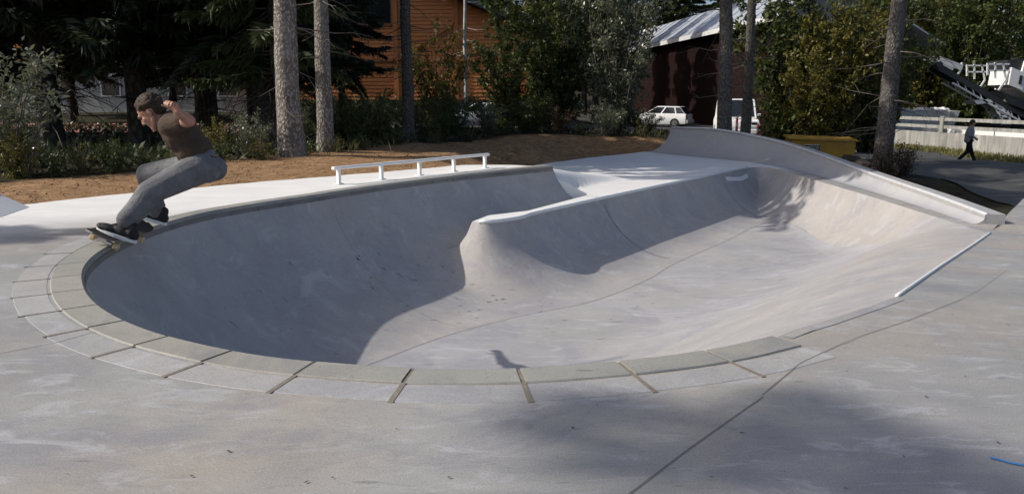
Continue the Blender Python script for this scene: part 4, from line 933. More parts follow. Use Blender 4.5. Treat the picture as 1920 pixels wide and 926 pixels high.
# ------------------------------------------------------------------ vehicles behind the trees
def loft(sections, close=True):
    """sections: list of equal-length point rings -> quads"""
    mb = MB(); n = len(sections[0]); vs = [p for s_ in sections for p in s_]; fs = []
    for i in range(len(sections)-1):
        for k in range(n): fs.append((i*n+k, i*n+(k+1) % n, (i+1)*n+(k+1) % n, (i+1)*n+k))
    fs.append(tuple(range(n-1, -1, -1))); fs.append(tuple((len(sections)-1)*n+k for k in range(n))); return mb.add(vs, fs)
def car(name, x, y, rz, label, van=False, paint='white_paint', group=None):
    """x forward; body lofted along its length, glasshouse, wheels, lamps"""
    c = empty(name, (x, y, gz(x, y)), rz, label, 'van' if van else 'car', group)
    if van: L, Wd, hb, ht = 4.9, .95, 1.15, 2.0; low = [(-2.45, .45, 1.05), (-2.4, .3, 1.12), (-1.6, .28, 1.15), (1.2, .28, 1.12), (1.9, .28, 1.02), (2.35, .32, .92), (2.47, .45, .7)]; roofx = [(-2.42, 1.1, .88), (-2.3, 2.0, .8), (.9, 2.0, .8), (1.85, 1.05, .84)]
    else: L, Wd, hb, ht = 4.1, .86, .92, 1.43; low = [(-2.05, .42, .80), (-2.0, .26, .90), (-1.2, .22, .95), (.6, .22, .93), (1.2, .22, .88), (1.85, .26, .72), (2.03, .4, .6)]; roofx = [(-1.98, .86, .74), (-1.5, 1.40, .60), (.0, 1.43, .60), (.95, .88, .72)]
    secs = []
    for i, (px, z0, z1) in enumerate(low):
        w = Wd*(.86 if i in (0, len(low)-1) else 1)
        secs.append([(px, -w*.93, z0), (px, -w, z0+.12), (px, -w, z0+(z1-z0)*.7), (px, -w*.92, z1), (px, w*.92, z1), (px, w, z0+(z1-z0)*.7), (px, w, z0+.12), (px, w*.93, z0)])
    b = loft(secs).build('body', paint, c, True); sharp(b, 32)
    (xa, za, wa), (xb, zb, wb), (xc, zc, wc), (xd, zd_, wd_) = roofx
    g = MB().add([(xa, -wa, za), (xa, wa, za), (xb, wb, zb), (xb, -wb, zb), (xc, wc, zc), (xc, -wc, zc), (xd, wd_, zd_), (xd, -wd_, zd_)], [(0, 1, 2, 3), (3, 2, 4, 5), (5, 4, 6, 7), (0, 3, 5, 7), (1, 6, 4, 2), (0, 7, 6, 1)]).build('cabin', paint, c, bevel=.03)
    def pane(pts, nm='window', mat='glass', out=.012):
        ctr = sum((Vector(p) for p in pts), Vector())/len(pts); nn = (Vector(pts[1])-Vector(pts[0])).cross(Vector(pts[2])-Vector(pts[0])).normalized()
        if nn.dot(ctr-Vector((0, 0, .9))) < 0: nn = -nn
        q = [ctr+(Vector(p)-ctr)*.86+nn*out for p in pts]; MB().add(q, [tuple(range(len(q)))]).build(nm, mat, c)
    lerp = lambda a, b, t: tuple(a[i]+(b[i]-a[i])*t for i in range(3))
    for sg in (-1, 1):
        A, B, Cc, D = (xa, sg*wa, za), (xb, sg*wb, zb), (xc, sg*wc, zc), (xd, sg*wd_, zd_)
        cuts = (0, .34, .67, 1) if van else (0, .22, .6, 1)
        for t0, t1 in zip(cuts[:-1], cuts[1:]):
            b0, b1, c0, c1 = lerp(A, D, t0), lerp(A, D, t1), lerp(B, Cc, t0), lerp(B, Cc, t1)
            lo = .1 if not van else .3
            if van and t1 < .6: continue
            pane([lerp(b0, c0, lo), lerp(b1, c1, lo), lerp(b1, c1, .95), lerp(b0, c0, .95)])
    pane([(xa, -wa, za), (xa, wa, za), (xb, wb, zb), (xb, -wb, zb)], 'rear_window'); pane([(xc, -wc, zc), (xc, wc, zc), (xd, wd_, zd_), (xd, -wd_, zd_)], 'windscreen')
    R = .32
    for px in (-L*.31, L*.33):
        for sg in (-1, 1):
            w = MB().tube([(px, sg*(Wd-.2), R), (px, sg*(Wd+.005), R)], [R, R], 18).build('wheel', 'black', c); MB().tube([(px, sg*(Wd-.05), R), (px, sg*(Wd+.018), R)], [.19, .18], 14).build('rim', 'steel', w)
    for sg in (-1, 1):
        MB().box((-L/2+.06, sg*Wd*.78, hb*.8), (.14, .2, .24)).build('tail_lamp', 'red', c, bevel=.02); MB().box((L/2-.1, sg*Wd*.7, hb*.7), (.2, .26, .14)).build('headlight', 'glass', c, bevel=.02)
        MB().box((xd-.15, sg*(wd_+.12), za+.12), (.1, .16, .12)).build('mirror', paint, c, bevel=.02)
    MB().box((-L/2-.02, 0, .42), (.16, Wd*1.86, .22)).build('bumper', 'white_dirty', c, bevel=.03); MB().box((L/2, 0, .42), (.16, Wd*1.8, .22)).build('bumper', 'white_dirty', c, bevel=.03)
    MB().box((-L/2-.11, 0, .62), (.02, .5, .11)).build('number_plate', 'sign_white', c)
    return c
car('parked_car', 10.1, 55.5, math.radians(152), 'white hatchback parked beside the willow, seen from behind', group=None)
car('parked_car', -1.9, 45.0, math.radians(176), 'white car half hidden behind shrubs below the timber building')
car('parked_van', 11.55, 42.0, math.radians(-100), 'white van parked behind the leaning twin trunks', True)
# red and white marker posts near the van
for i, (px, Y, h) in enumerate([(1384, 30, 1.0), (1424, 31, .95)]):
    x = U(px, Y); p = empty('marker_post', (x, Y, gz(x, Y)), 0, ['red marker post between the leaning twin trunks', 'red marker post right of the leaning twin trunks'][i], 'post', None)
    MB().tube([(0, 0, 0), (0, 0, h)], .045, 10).build('post', 'pinkred', p)
    for k in range(2): MB().tube([(0, 0, .35+.33*k), (0, 0, .47+.33*k)], .05, 10).build('band', 'sign_white', p)
    MB().box((0, 0, .03), (.3, .3, .06)).build('foot', 'dark_metal', p)

# ------------------------------------------------------------------ yellow box with its name plate
def yellow_box():
    x, y = 9.35, 24.4; e = empty('storage_box', (x, y, gz(x, y)-.05), math.radians(-9), 'yellow painted box with a lettered black name plate behind the quarter pipe', 'box')
    zb = -.70-e.location.z; zt = -.16-e.location.z
    MB().box((0, .35, (zb+zt)/2), (1.86, 1.0, zt-zb)).build('box_body', 'yellow', e, bevel=.02)
    MB().add([(-1.0, -.22, zt+.003), (1.0, -.22, zt-.05), (1.0, .95, zt+.0), (-1.0, .95, zt+.06), (-1.0, -.22, zt+.04), (1.0, -.22, zt-.012), (1.0, .95, zt+.04), (-1.0, .95, zt+.1)], [(0, 1, 2, 3), (4, 5, 6, 7), (0, 1, 5, 4), (1, 2, 6, 5), (2, 3, 7, 6), (3, 0, 4, 7)]).build('lid', 'yellow', e)
    MB().box((0, .35, zb/2-.0), (1.7, .9, zb)).build('base', 'black', e)
    p = MB().box((-.32, -.165, (zb+zt)/2+.02), (.44, .02, .17)).build('name_plate', 'sign_black', e)
    for k in (-1, 1): MB().box((-.32, -.178, (zb+zt)/2+.02+k*.093), (.44, .01, .018)).build('plate_line', 'sign_white', p)
    cu = bpy.data.curves.new('lettering', 'FONT'); cu.body = 'NETICO'; cu.size = .135; cu.align_x = 'CENTER'; cu.align_y = 'CENTER'; cu.extrude = .003
    t = bpy.data.objects.new('lettering', cu); COL.objects.link(t); bpy.context.view_layer.update()
    me = bpy.data.meshes.new_from_object(t.evaluated_get(bpy.context.evaluated_depsgraph_get())); bpy.data.objects.remove(t)
    me.materials.clear(); me.materials.append(M['sign_white']); o = link('lettering', me, p, (-.32, -.182, (zb+zt)/2+.02), (math.pi/2, 0, 0), (.82, 1, 1))
yellow_box()
# dark boulders beside the box
for i, (px, Y, s_) in enumerate([(1625, 20.5, .30), (1604, 22.5, .34), (1642, 18.6, .2)]):
    r = random.Random(i); x = U(px, Y); bm = bmesh.new(); bmesh.ops.create_icosphere(bm, subdivisions=2, radius=s_)
    for v in bm.verts: v.co *= 1+.35*(r.random()-.5); v.co.z *= .75
    me = bpy.data.meshes.new('boulder'); bm.to_mesh(me); bm.free(); me.materials.append(M['clod_dark'])
    tag(link('boulder', me, None, (x, Y, gz(x, Y)+.08)), ['dark boulder right of the yellow box', 'dark boulder touching the right end of the yellow box', 'small dark boulder nearest the trunk by the yellow box'][i], 'boulder')

# ------------------------------------------------------------------ stained wall and its fence
def wall_fence():
    A, B = np.array([19.1, 50.0]), np.array([21.9, 27.0]); d = (B-A)/np.linalg.norm(B-A); n = np.array([-d[1], d[0]]); L = np.linalg.norm(B-A)
    w = empty('retaining_wall', (*A, -1.5), 0, 'long stained grey cast wall beside the road at the right', 'wall')
    sgm = 4.6; k = 0
    while k < L-.1:
        a, b = A+d*(k+.012), A+d*min(k+sgm-.012, L); vs = []
        for q in (a, b):
            for o, zz in ((-.12, -.3), (.12, -.3), (.12, .95), (-.12, .95)): vs.append((*(q+n*o-A), zz))
        MB().add(vs, [(0, 1, 2, 3), (4, 7, 6, 5), (0, 4, 5, 1), (1, 5, 6, 2), (2, 6, 7, 3), (3, 7, 4, 0)]).build('wall_panel', 'cast_wall', w, bevel=.012); k += sgm
    f = empty('guard_fence', (*A, -1.5), 0, 'pale concrete fence of posts and two rails on top of the stained wall', 'fence')
    k = .3; ps = []
    while k < L: ps.append(k); k += 5.6
    for k in ps: MB().box((*(d*k), 1.33), (.26, .26, .8), Matrix.Rotation(math.atan2(d[1], d[0]), 3, 'Z')).build('post', 'cast_wall', f, bevel=.02)
    for a, b in zip(ps[:-1], ps[1:]):
        for zz in (1.22, 1.58): MB().bar((*(d*(a+.13)), zz), (*(d*(b-.13)), zz), .13, .15).build('rail', 'cast_wall', f)
wall_fence()
# white site boards and pale skip behind the fence
wb = empty('site_board', (24.2, 46, -1.5), math.radians(-78), 'low white board leaning behind the fence rails', 'board')
for k in range(3): MB().box((k*2.7, 0, .75), (2.62, .08, .3)).build('panel', 'white_paint', wb)
sk = empty('skip', (26.6, 55, -1.5), 0, 'pale grey skip with white rubble behind the fence', 'skip')
MB().add([(-3.0, -1, .2), (2.6, -1, .2), (3.1, -1, 1.75), (-3.2, -1, 1.75), (-3.0, 1, .2), (2.6, 1, .2), (3.1, 1, 1.75), (-3.2, 1, 1.75)], [(0, 1, 2, 3), (1, 5, 6, 2), (4, 0, 3, 7), (5, 4, 7, 6), (0, 4, 5, 1)]).build('skip_body', 'white_dirty', sk)
for k in range(-2, 3): MB().box((k*1.2, -1.05, 1.0), (.12, .1, 1.5)).build('rib', 'white_dirty', sk)
mb = MB(); r = random.Random(2)
for k in range(60): mb.ball((r.uniform(-2.9, 2.8), r.uniform(-.8, .8), 1.75+r.uniform(-.1, .12)), (r.uniform(.1, .3), r.uniform(.1, .3), r.uniform(.08, .2)), 6, 4)
tag(mb.build('rubble', 'white_paint', sk), kind='stuff')

# ------------------------------------------------------------------ mobile stone crusher
def crusher():
    Y = 50.0; e = empty('stone_crusher', (31, Y, -1.5), 0, 'white mobile stone crusher with a raised conveyor behind the fence', 'machine')
    def W3(px, py, dy=0): 
        u = (px-960)/1507; v = (py-463)/1507; s_, c_ = math.sin(math.radians(10.452)), math.cos(math.radians(10.452)); t = Y/(c_-v*s_); return Vector((u*t-31, dy, 1.05-(s_+v*c_)*t+1.5))
    a, b = W3(1752, 128), W3(1990, 262); d = (b-a).normalized(); up = Vector((-d.z, 0, d.x)); up = up if up.z > 0 else -up
    for dy in (-.55, .55):
        tag_ = MB(); tag_.bar(a+Vector((0, dy, 0)), b+Vector((0, dy, 0)), .16, .3).build('conveyor_beam', 'dark_metal', e)
        tag_ = MB(); tag_.bar(a+Vector((0, dy, 0))-up*.38+d*1.2, b+Vector((0, dy, 0))-up*.38, .1, .1).build('conveyor_chord', 'white_dirty', e)
        L = (b-a).length; m = MB(); k = 1.2
        while k < L-.6: m = MB(); m.bar(a+d*k+Vector((0, dy, 0)), a+d*(k+.5)+Vector((0, dy, 0))-up*.38, .05, .05).build('lattice_bar', 'white_dirty', e); k += .55
    MB().bar(a+up*.22, b+up*.22, .95, .08).build('conveyor_belt', 'black', e)
    MB().tube([a+Vector((0, -.6, .18)), a+Vector((0, .6, .18))], .2, 14).build('head_drum', 'dark_metal', e)
    # hinged white head frame at the tip
    h0, h1 = W3(1752, 112, -.5), W3(1795, 128, -.5)
    for dy in (0, 1.0):
        q = Vector((0, dy, 0)); MB().bar(h0+q, h1+q, .1, .34).build('head_frame', 'white_dirty', e); MB().bar(h1+q, W3(1788, 140, -.5)+q, .09, .09).build('head_strut', 'white_dirty', e)
        MB().bar(W3(1738, 112, -.5)+q, h0+q, .1, .1).build('head_arm', 'white_dirty', e); MB().bar(h1+q, W3(1795, 118, -.5)+q, .08, .08).build('head_bracket', 'white_paint', e)
    # body
    def poly(pts, d0, d1, name, mat): 
        P3 = [W3(*p) for p in pts]; n = len(P3); MB().add([p+Vector((0, d0, 0)) for p in P3]+[p+Vector((0, d1, 0)) for p in P3], [tuple(range(n-1, -1, -1)), tuple(range(n, 2*n))]+[(k, (k+1) % n, n+(k+1) % n, n+k) for k in range(n)]).build(name, mat, e)
    poly([(1872, 114), (1900, 112), (1900, 133), (1872, 133)], -1.0, 1.0, 'engine_hood', 'dark_metal')
    poly([(1900, 116), (2050, 150), (2050, 215), (1960, 205), (1885, 168)], -1.15, 1.15, 'hopper_side', 'white_paint')
    poly([(1910, 130), (1990, 152), (1990, 160), (1910, 138)], -1.2, -1.16, 'stripe', 'orange')
    poly([(1874, 128), (1897, 138), (1893, 170), (1868, 160)], -1.25, .9, 'control_cabinet', 'white_paint')
    poly([(1888, 143), (1893, 143), (1890, 160), (1885, 158)], -1.3, -1.26, 'vent', 'dark_metal')
    poly([(1862, 172), (1990, 225), (1990, 240), (1880, 196)], -.9, .9, 'chassis', 'dark_metal')
    for p, q in (((1832, 122), (1872, 122)), ((1832, 134), (1872, 134)), ((1832, 120), (1832, 142)), ((1846, 119), (1846, 148)), ((1860, 121), (1866, 150)), ((1866, 150), (1852, 170))):
        for dy in (-1.1, 1.1): MB().bar(W3(*p)+Vector((0, dy, 0)), W3(*q)+Vector((0, dy, 0)), .09, .09).build('guard_rail', 'white_paint', e)
    # folding ladder and stand under the boom
    for dy in (-.5, .5):
        for p, q in (((1846, 184), (1874, 231)), ((1874, 188), (1886, 231)), ((1868, 231), (1886, 231)), ((1852, 194), (1878, 196)), ((1860, 206), (1880, 206)), ((1866, 218), (1882, 218)), ((1852, 194), (1880, 206)), ((1860, 206), (1882, 218))):
            MB().bar(W3(*p)+Vector((0, dy, 0)), W3(*q)+Vector((0, dy, 0)), .11, .11).build('stand_bar', 'white_paint', e)
    poly([(1816, 189), (1850, 186), (1850, 192), (1822, 196)], -.6, .6, 'side_tray', 'white_paint')
    MB().box((2.2, 0, .75), (5, .45, .95)).build('track', 'black', e, bevel=.2)
    for k in range(5): MB().tube([(.4+k*.9, -.3, .62), (.4+k*.9, .3, .62)], .33, 14).build('track_roller', 'dark_metal', e)
    for dy in (-.9, .9): MB().bar(W3(1905, 180)+Vector((0, dy, 0)), W3(1960, 232)+Vector((0, dy, 0)), .14, .14).build('hydraulic_ram', 'white_dirty', e)
    MB().bar(W3(1886, 205), Vector((.9, 0, .2)), .2, .2).build('support_leg', 'dark_metal', e); MB().box((.9, 0, .1), (.7, .7, .2)).build('leg_foot', 'dark_metal', e)
crusher()

# ------------------------------------------------------------------ skateboard
def skateboard():
    e = empty('skateboard', (-2.92, 5.91, .068), 0, 'black skateboard with cream wheels grinding the bowl edge under the rider', 'skateboard')
    e.rotation_euler = (math.radians(-3), math.radians(24), math.radians(-1)); e.rotation_mode = 'XYZ'
    # local: y along the board, x across, z up
    n, m = 22, 8; rows = []
    for i in range(n+1):
        t = -1+2*i/n; y = t*.40; w = .103*math.sqrt(max(0, 1-max(0, (abs(t)-.72)/.28)**2.4)) if abs(t) < .999 else .018; kick = max(0, abs(t)-.62)/.38; z = .03*kick**1.5
        rows.append([(w*(-1+2*k/m), y, z+.006*(abs(-1+2*k/m)**2)) for k in range(m+1)])
    def lay(z0, z1, sc):
        top = [[(x*sc, y*(sc if sc == 1 else .99), z+z1) for x, y, z in r] for r in rows]; bot = [[(x*sc, y*(sc if sc == 1 else .99), z+z0) for x, y, z in r] for r in rows]; W_ = m+1
        vs = [p for r in top for p in r]+[p for r in bot for p in r]; o = len(rows)*W_; fs = []
        for i in range(n):
            for k in range(m):
                a = i*W_+k; fs += [(a, a+1, a+W_+1, a+W_), (o+a, o+a+W_, o+a+W_+1, o+a+1)]
            for a in (i*W_, i*W_+m): fs.append((a, a+W_, o+a+W_, o+a))
        for a0 in (0, n*W_):
            for k in range(m): fs.append((a0+k, a0+k+1, o+a0+k+1, o+a0+k))
        return MB().add(vs, fs)
    d = lay(0, .011, 1).build('deck', 'deck_ply', e, True); sharp(d, 40); g = lay(.0115, .0135, .985).build('grip_tape', 'grip', d, True); sharp(g, 40)
    for sg in (-1, 1):
        t = MB().box((0, sg*.2, -.018), (.055, .075, .034), taper=1.2).build('truck', 'steel', e, bevel=.006); MB().tube([(-.098, sg*.2, -.046), (.098, sg*.2, -.046)], [.009, .009], 8).build('axle', 'steel', t); MB().box((0, sg*.2, -.042), (.12, .026, .028)).build('hanger', 'steel', t, bevel=.006)
        for sx in (-1, 1):
            w = MB().tube([(sx*.072, sg*.2, -.046), (sx*.077, sg*.2, -.046), (sx*.101, sg*.2, -.046), (sx*.106, sg*.2, -.046)], [.022, .027, .027, .021], 16).build('wheel', 'wheel_cream', e, True); sharp(w, 30); MB().tube([(sx*.1055, sg*.2, -.046), (sx*.109, sg*.2, -.046)], [.011, .009], 10).build('bearing', 'steel', w)
    return e
skateboard()
# ------------------------------------------------------------------ people
def rot_to(f, u):
    f = Vector(f).normalized(); u = Vector(u); s_ = u.cross(f).normalized(); u = f.cross(s_).normalized(); return Matrix((f, s_, u)).transposed()   # cols: forward, left, up
def add_head(mb, c, f, u, k=1.0):
    R = rot_to(f, u); c = Vector(c); at = lambda a, b, d: c+R @ Vector((a, b, d))*k
    mb.ball(at(-.012, 0, .03), (.098*k, .077*k, .088*k), 16, 10, R); mb.ball(at(.028, 0, -.028), (.062*k, .06*k, .075*k), 14, 9, R)
    mb.ball(at(.062, 0, -.098), (.026*k, .03*k, .024*k), 10, 7, R); mb.limb(at(.0, .05, -.055), .022*k, at(.052, .018, -.095), .02*k); mb.limb(at(.0, -.05, -.055), .022*k, at(.052, -.018, -.095), .02*k)
    mb.limb(at(.083, .03, .022), .014*k, at(.083, -.03, .022), .014*k)            # brow
    mb.limb(at(.086, 0, .012), .009*k, at(.105, 0, -.026), .0115*k); mb.ball(at(.094, .012, -.03), .008*k); mb.ball(at(.094, -.012, -.03), .008*k); mb.ball(at(.06, 0, -.055), (.028*k, .034*k, .05*k), 10, 8, R)   # nose
    mb.limb(at(.077, .018, -.062), .0075*k, at(.077, -.018, -.062), .0075*k); mb.limb(at(.073, .016, -.074), .008*k, at(.073, -.016, -.074), .008*k)     # lips
    mb.ball(at(.06, .036, -.02), .024*k); mb.ball(at(.06, -.036, -.02), .024*k)
    for sg in (-1, 1): mb.ball(at(-.012, sg*.074, -.01), (.017*k, .010*k, .028*k), 10, 8, R); mb.ball(at(-.008, sg*.075, -.03), (.010*k, .008*k, .012*k), 8, 6, R)
    return R, at
def add_hand(mb, wrist, d, nrm, curl, k=1.0, thumb=1):
    """palm plus five fingers of unequal length bent at two knuckles, thumb from the side of the palm"""
    d = Vector(d).normalized(); nrm = Vector(nrm); s_ = d.cross(nrm).normalized(); nrm = s_.cross(d).normalized(); w = Vector(wrist)
    for o in (-.03, -.01, .01, .03): mb.limb(w+s_*o*.6*k, .017*k, w+d*.078*k+s_*o*k, .0125*k, 8)
    for i, L in enumerate((.060, .072, .076, .068)):
        o = (-.033+.022*i); p = w+d*.082*k+s_*o*k; a = 0; seg = (L*.45, L*.32, L*.26); rr2 = (.0098, .0088, .0078, .0068)
        for j in range(3):
            a += curl*(1.0+.12*i)*(.8, 1.0, .7)[j]; q = p+(d*math.cos(a)+nrm*math.sin(a))*seg[j]*k*1.15; mb.limb(p, rr2[j]*k, q, rr2[j+1]*k, 7); p = q
    p = w+d*.022*k+s_*thumb*.03*k
    for j, (L, a) in enumerate(((.04, .5), (.03, .75), (.025, .95))):
        q = p+(d*math.cos(a)*.9+s_*thumb*math.sin(1.2-a)*.8+nrm*math.sin(a)*.8)*L*k; mb.limb(p, (.013, .0115, .010)[j]*k, q, (.0115, .010, .008)[j]*k, 7); p = q
def rel(o, e): o.location = -Vector(e.location); return o
def shoe(e, heel, toe, up, side_w=.046, mat='black', sole='white_paint'):
    heel, toe, up = Vector(heel), Vector(toe), Vector(up).normalized(); d = (toe-heel); L = d.length; d.normalize(); up = (up-d*up.dot(d)).normalized(); s_ = up.cross(d)
    R = Matrix((d, s_, up)).transposed(); mb = MB(); g = lambda a, b, c: heel+d*a*L+s_*b+up*c
    mb.ball(g(.16, 0, .05), (.05, .036, .048), 12, 8, R); mb.ball(g(.42, 0, .046), (.075, .04, .042), 12, 8, R); mb.ball(g(.72, .004, .036), (.075, .046, .03), 12, 8, R); mb.ball(g(.86, .004, .032), (.048, .04, .024), 12, 8, R); mb.limb(g(.2, 0, .06), .04, g(.17, 0, .105), .038)
    o = rel(mb.build('shoe', mat, e), e); remesh(o, .006, 3)
    pts = []; n = 28
    for i in range(n):
        a = 2*math.pi*i/n; x = .5+.5*math.cos(a); w = (.042+.010*math.sin(math.pi*min(1, x*1.1)))*math.sin(a)*(1.0 if x > .2 else .92); pts.append((x*1.0, w))
    vs = [g(x, w, 0) for x, w in pts]+[g(x, w*1.02, .024) for x, w in pts]
    so_ = MB().add(vs, [tuple(range(n-1, -1, -1)), tuple(range(n, 2*n))]+[(i, (i+1) % n, n+(i+1) % n, n+i) for i in range(n)]).build('sole', sole, o); return o
def skater():
    V = Vector; e = empty('person', (-2.9, 6.05, .08), 0, 'crouching skateboarder in a brown t-shirt and grey trousers riding the bowl edge', 'person')
    neck, headc = V((-2.60, 6.12, .888)), V((-2.700, 6.1, .948)); shN, shF = V((-2.50, 5.955, .868)), V((-2.585, 6.275, .868))
    pel, wai, che, up_ = V((-2.37, 6.15, .555)), V((-2.415, 6.15, .655)), V((-2.49, 6.13, .77)), V((-2.545, 6.12, .845))
    hipN, hipF = V((-2.355, 6.06, .535)), V((-2.38, 6.25, .537)); knN, knF = V((-2.655, 5.86, .375)), V((-2.88, 6.35, .462)); anN, anF = V((-2.775, 5.73, .165)), V((-2.86, 6.41, .13))
    elN, wrN = V((-2.285, 5.76, .895)), V((-2.272, 5.535, .955)); elF, wrF = V((-2.70, 6.53, .80)), V((-2.80, 6.76, .84))
    mb = MB(); R, at = add_head(mb, headc, (-.76, -.05, -.65), (-.62, 0, .78))
    mb.limb(neck, .06, headc+V((.035, 0, -.05)), .055, 12)
    for a, ra, b, rb in ((pel, .10, wai, .095), (wai, .095, che, .11), (che, .11, up_, .10), (up_, .09, neck, .062), (shN, .05, elN, .043), (elN, .041, wrN, .027), (shF, .05, elF, .043), (elF, .041, wrF, .027), (up_, .08, shN, .055), (up_, .08, shF, .055),
                         (hipN, .085, knN, .055), (knN, .055, anN, .038), (hipF, .085, knF, .055), (knF, .055, anF, .038), (pel, .09, hipN, .085), (pel, .09, hipF, .085)): mb.limb(a, ra, b, rb, 12)
    mb.ball(elN.lerp(wrN, .3), .043)
    add_hand(mb, wrN, (-.15, -.45, .85), (-.35, -.8, -.25), .8, .9, -1); add_hand(mb, wrF, (-.35, .9, .2), (0, -.1, -1), .25, .95, 1)
    body = rel(mb.build('body', 'skin', e), e); remesh(body, .0062, 2)
    for sg in (-1, 1):
        rel(MB().ball(at(.082, sg*.033, .004), (.008, .013, .0065), 8, 6, R).build('eye', 'eye', e, True), e); rel(MB().limb(at(.094, sg*.017, .026), .0045, at(.086, sg*.046, .026), .003, 6).build('eyebrow', 'hair', e), e)
    # hair: curls packed over the scalp
    mb = MB(); r = random.Random(4); mb.ball(at(-.02, 0, .045), (.098, .083, .085), 16, 10, R); mb.ball(at(-.06, 0, -.0), (.06, .072, .07), 14, 9, R)
    for i in range(320):
        a, b = r.uniform(0, 6.283), math.acos(r.uniform(-.45, 1)); q = Vector((math.sin(b)*math.cos(a), math.sin(b)*math.sin(a), math.cos(b)))
        if q.x > .50 and q.z < .60: continue
        if abs(q.y) > .72 and q.z < -.1 and q.x > -.3: continue
        mb.ball(at(-.022+q.x*.099, q.y*.083, .038+q.z*.09), r.uniform(.010, .019), 6, 4)
    h = rel(mb.build('hair', 'hair', e), e); remesh(h, .006, 1)
    # t-shirt
    mb = MB()
    for a, ra, b, rb in ((V((-2.385, 6.15, .575)), .132, wai, .128), (wai, .128, che, .138), (che, .138, up_, .122), (up_, .115, neck+V((.012, 0, -.02)), .072)): mb.limb(a, ra, b, rb, 14)
    for c in (wai, che): mb.ball(c+V((0, .05, 0)), .125); mb.ball(c+V((0, -.05, 0)), .125)
    mb.limb(up_+V((0, -.04, 0)), .105, shN, .078, 12); mb.limb(up_+V((0, .04, 0)), .105, shF, .078, 12); mb.limb(shN, .074, shN.lerp(elN, .62), .066, 12); mb.limb(shF, .074, shF.lerp(elF, .6), .066, 12)
    mb.ball(V((-2.33, 6.15, .60)), (.09, .14, .05)); s_ = rel(mb.build('t_shirt', 'tee', e), e); remesh(s_, .010, 4)
    for sh, el in ((shN, elN), (shF, elF)):
        p = sh.lerp(el, .80); d = (el-sh).normalized(); rel(MB().tube([p-d*.03, p, p+d*.004], [.062, .067, .065], 20, False).build('cuff', 'tee', s_), e)
    # trousers
    mb = MB()
    for a, ra, b, rb in ((pel+V((0, 0, .02)), .132, pel, .132), (pel, .12, hipN, .122), (pel, .12, hipF, .122), (hipN, .122, knN, .088), (hipF, .12, knF, .086), (knN, .087, knN.lerp(anN, .55), .083), (knN.lerp(anN, .55), .083, anN+V((0, 0, .03)), .072), (knF, .085, knF.lerp(anF, .55), .08), (knF.lerp(anF, .55), .08, anF+V((0, 0, .03)), .072)): mb.limb(a, ra, b, rb, 14)
    mb.ball(V((-2.30, 6.08, .52)), .1); mb.ball(V((-2.30, 6.22, .52)), .1)
    r = random.Random(9)
    for a, b in ((knN, anN), (knF, anF), (hipN, knN), (hipF, knF)):      # folds
        d = (b-a).normalized(); x, y, _ = frame_of(d)
        for i in range(7):
            t = r.uniform(.1, .95); w = r.uniform(0, 6.28); rad = .07 if a in (knN, knF) else .1-.03*t; c = a.lerp(b, t); p = c+(x*math.cos(w)+y*math.sin(w))*rad; q = c+(x*math.cos(w+.9)+y*math.sin(w+.9))*rad+d*r.uniform(-.04, .04); mb.limb(p, .014, q, .010, 6)
    tr = rel(mb.build('trousers', 'jeans', e), e); remesh(tr, .009, 3)
    rel(MB().tube([V((-2.40+.128*math.cos(a), 6.15+.135*math.sin(a), .628+.05*math.cos(a))) for a in np.linspace(0, 6.283, 25)], .012, 6).build('belt', 'black', tr), e)
    shoe(e, (-2.712, 5.715, .02), (-2.985, 5.70, .135), (.42, 0, .9)); shoe(e, (-2.785, 6.40, .045), (-3.04, 6.385, .135), (.38, 0, .9))
skater()
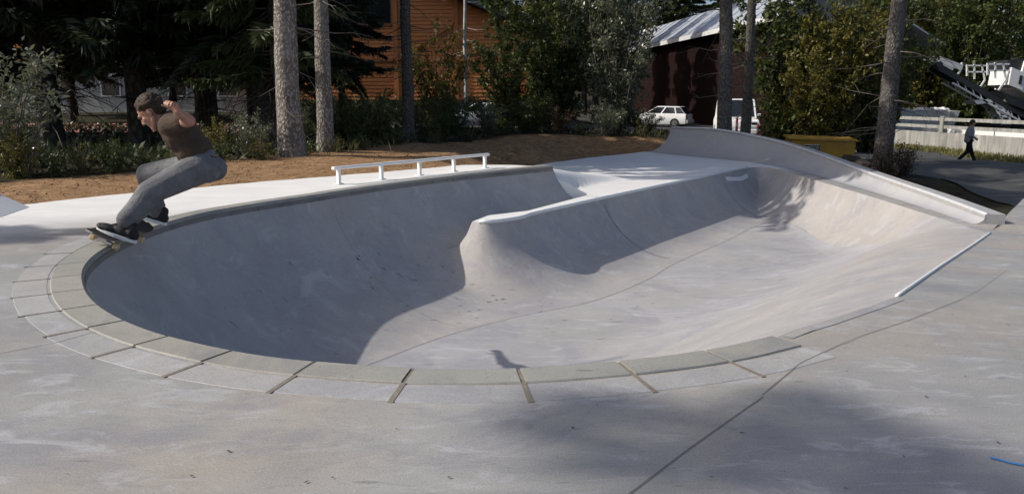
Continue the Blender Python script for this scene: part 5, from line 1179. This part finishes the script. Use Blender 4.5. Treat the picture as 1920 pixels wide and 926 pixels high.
def walker():
    V = Vector; x0, y0 = 17.84, 31.6; z0 = gz(x0, y0)+.03; e = empty('person', (x0, y0, z0), math.radians(-14), 'pedestrian in a grey jacket and striped top walking past the stained wall', 'person')
    pel, wai, che, up_, neck, head = V((0, 0, .93)), V((.01, 0, 1.06)), V((.03, 0, 1.24)), V((.03, 0, 1.36)), V((.04, 0, 1.46)), V((.07, 0, 1.60))
    hl, hr = V((0, .09, .9)), V((0, -.09, .9)); kl, kr = V((.14, .1, .5)), V((-.04, -.1, .49)); al, ar = V((.30, .1, .1)), V((-.34, -.1, .17))
    sl, sr = V((.02, .19, 1.38)), V((.02, -.19, 1.38)); el, er = V((-.06, .25, 1.12)), V((-.02, -.25, 1.12)); wl, wr = V((.12, .22, .98)), V((.18, -.16, 1.0))
    mb = MB(); R, at = add_head(mb, head, (.97, 0, -.2), (.2, 0, 1)); mb.limb(neck, .055, head, .055)
    for a, ra, b, rb in ((pel, .11, wai, .1), (wai, .1, che, .115), (che, .115, up_, .1), (up_, .08, neck, .055), (up_, .07, sl, .055), (up_, .07, sr, .055), (sl, .05, el, .042), (el, .04, wl, .028), (sr, .05, er, .042), (er, .04, wr, .028), (hl, .085, kl, .055), (kl, .052, al, .04), (hr, .085, kr, .055), (kr, .052, ar, .04)): mb.limb(a, ra, b, rb, 10)
    add_hand(mb, wl, (.6, 0, -.6), (0, -1, 0), .4, 1, 1); add_hand(mb, wr, (.6, .2, -.5), (0, 1, 0), .5, 1, 1); remesh(mb.build('body', 'skin', e), .01, 2)
    mb = MB(); mb.ball(at(-.02, 0, .035), (.107, .086, .092), 12, 8, R); mb.ball(at(-.05, 0, -.02), (.06, .075, .08), 12, 8, R); remesh(mb.build('hair', 'hair', e), .012, 1)
    m, t, b = new_mat('striped jersey'); w = t.nodes.new('ShaderNodeTexWave'); w.bands_direction = 'Z'; w.inputs['Scale'].default_value = 4.2; t.links.new(coords(t), w.inputs[0]); t.links.new(mixc(t, ramp(t, w.outputs['Fac'], [(.48, 0), (.52, 1)]), (.02, .022, .06), (.6, .6, .62)), b.inputs['Base Color']); b.inputs['Roughness'].default_value = .9; M['stripe'] = m
    mb = MB()
    for a, ra, b_, rb in ((pel+V((.02, 0, .05)), .125, wai+V((.02, 0, 0)), .12), (wai+V((.02, 0, 0)), .12, che+V((.02, 0, 0)), .13), (che+V((.02, 0, 0)), .13, up_, .1)): mb.limb(a, ra, b_, rb, 12)
    remesh(mb.build('striped_top', 'stripe', e), .014, 3)
    mb = MB()
    for dy in (-.09, .09):
        mb.limb(pel+V((-.06, dy*1.1, -.02)), .10, wai+V((-.055, dy, 0)), .105, 12); mb.limb(wai+V((-.055, dy, 0)), .105, che+V((-.05, dy, 0)), .115, 12); mb.limb(che+V((-.05, dy, 0)), .115, up_+V((-.02, dy, .0)), .1, 12)
    for s_, e_, w_ in ((sl, el, wl), (sr, er, wr)): mb.limb(up_+V((-.02, 0, 0)), .09, s_, .075); mb.limb(s_, .072, e_, .06); mb.limb(e_, .06, w_, .045)
    remesh(mb.build('jacket', 'jacket', e), .014, 3)
    mb = MB(); mb.limb(pel+V((0, 0, .03)), .125, pel, .12)
    for h_, k_, a_ in ((hl, kl, al), (hr, kr, ar)): mb.limb(h_, .11, k_, .078, 12); mb.limb(k_, .076, a_, .06, 12)
    remesh(mb.build('trousers', 'navy', e), .014, 3)
    e2 = e
    for heel, toe, up in (((.25, .1, .0), (.50, .1, .01), (0, 0, 1)), ((-.42, -.1, .10), (-.20, -.1, -.005), (.4, 0, .9))):
        o = shoe(e, V(heel)+V(e.location), V(toe)+V(e.location), up, sole='black')
walker()
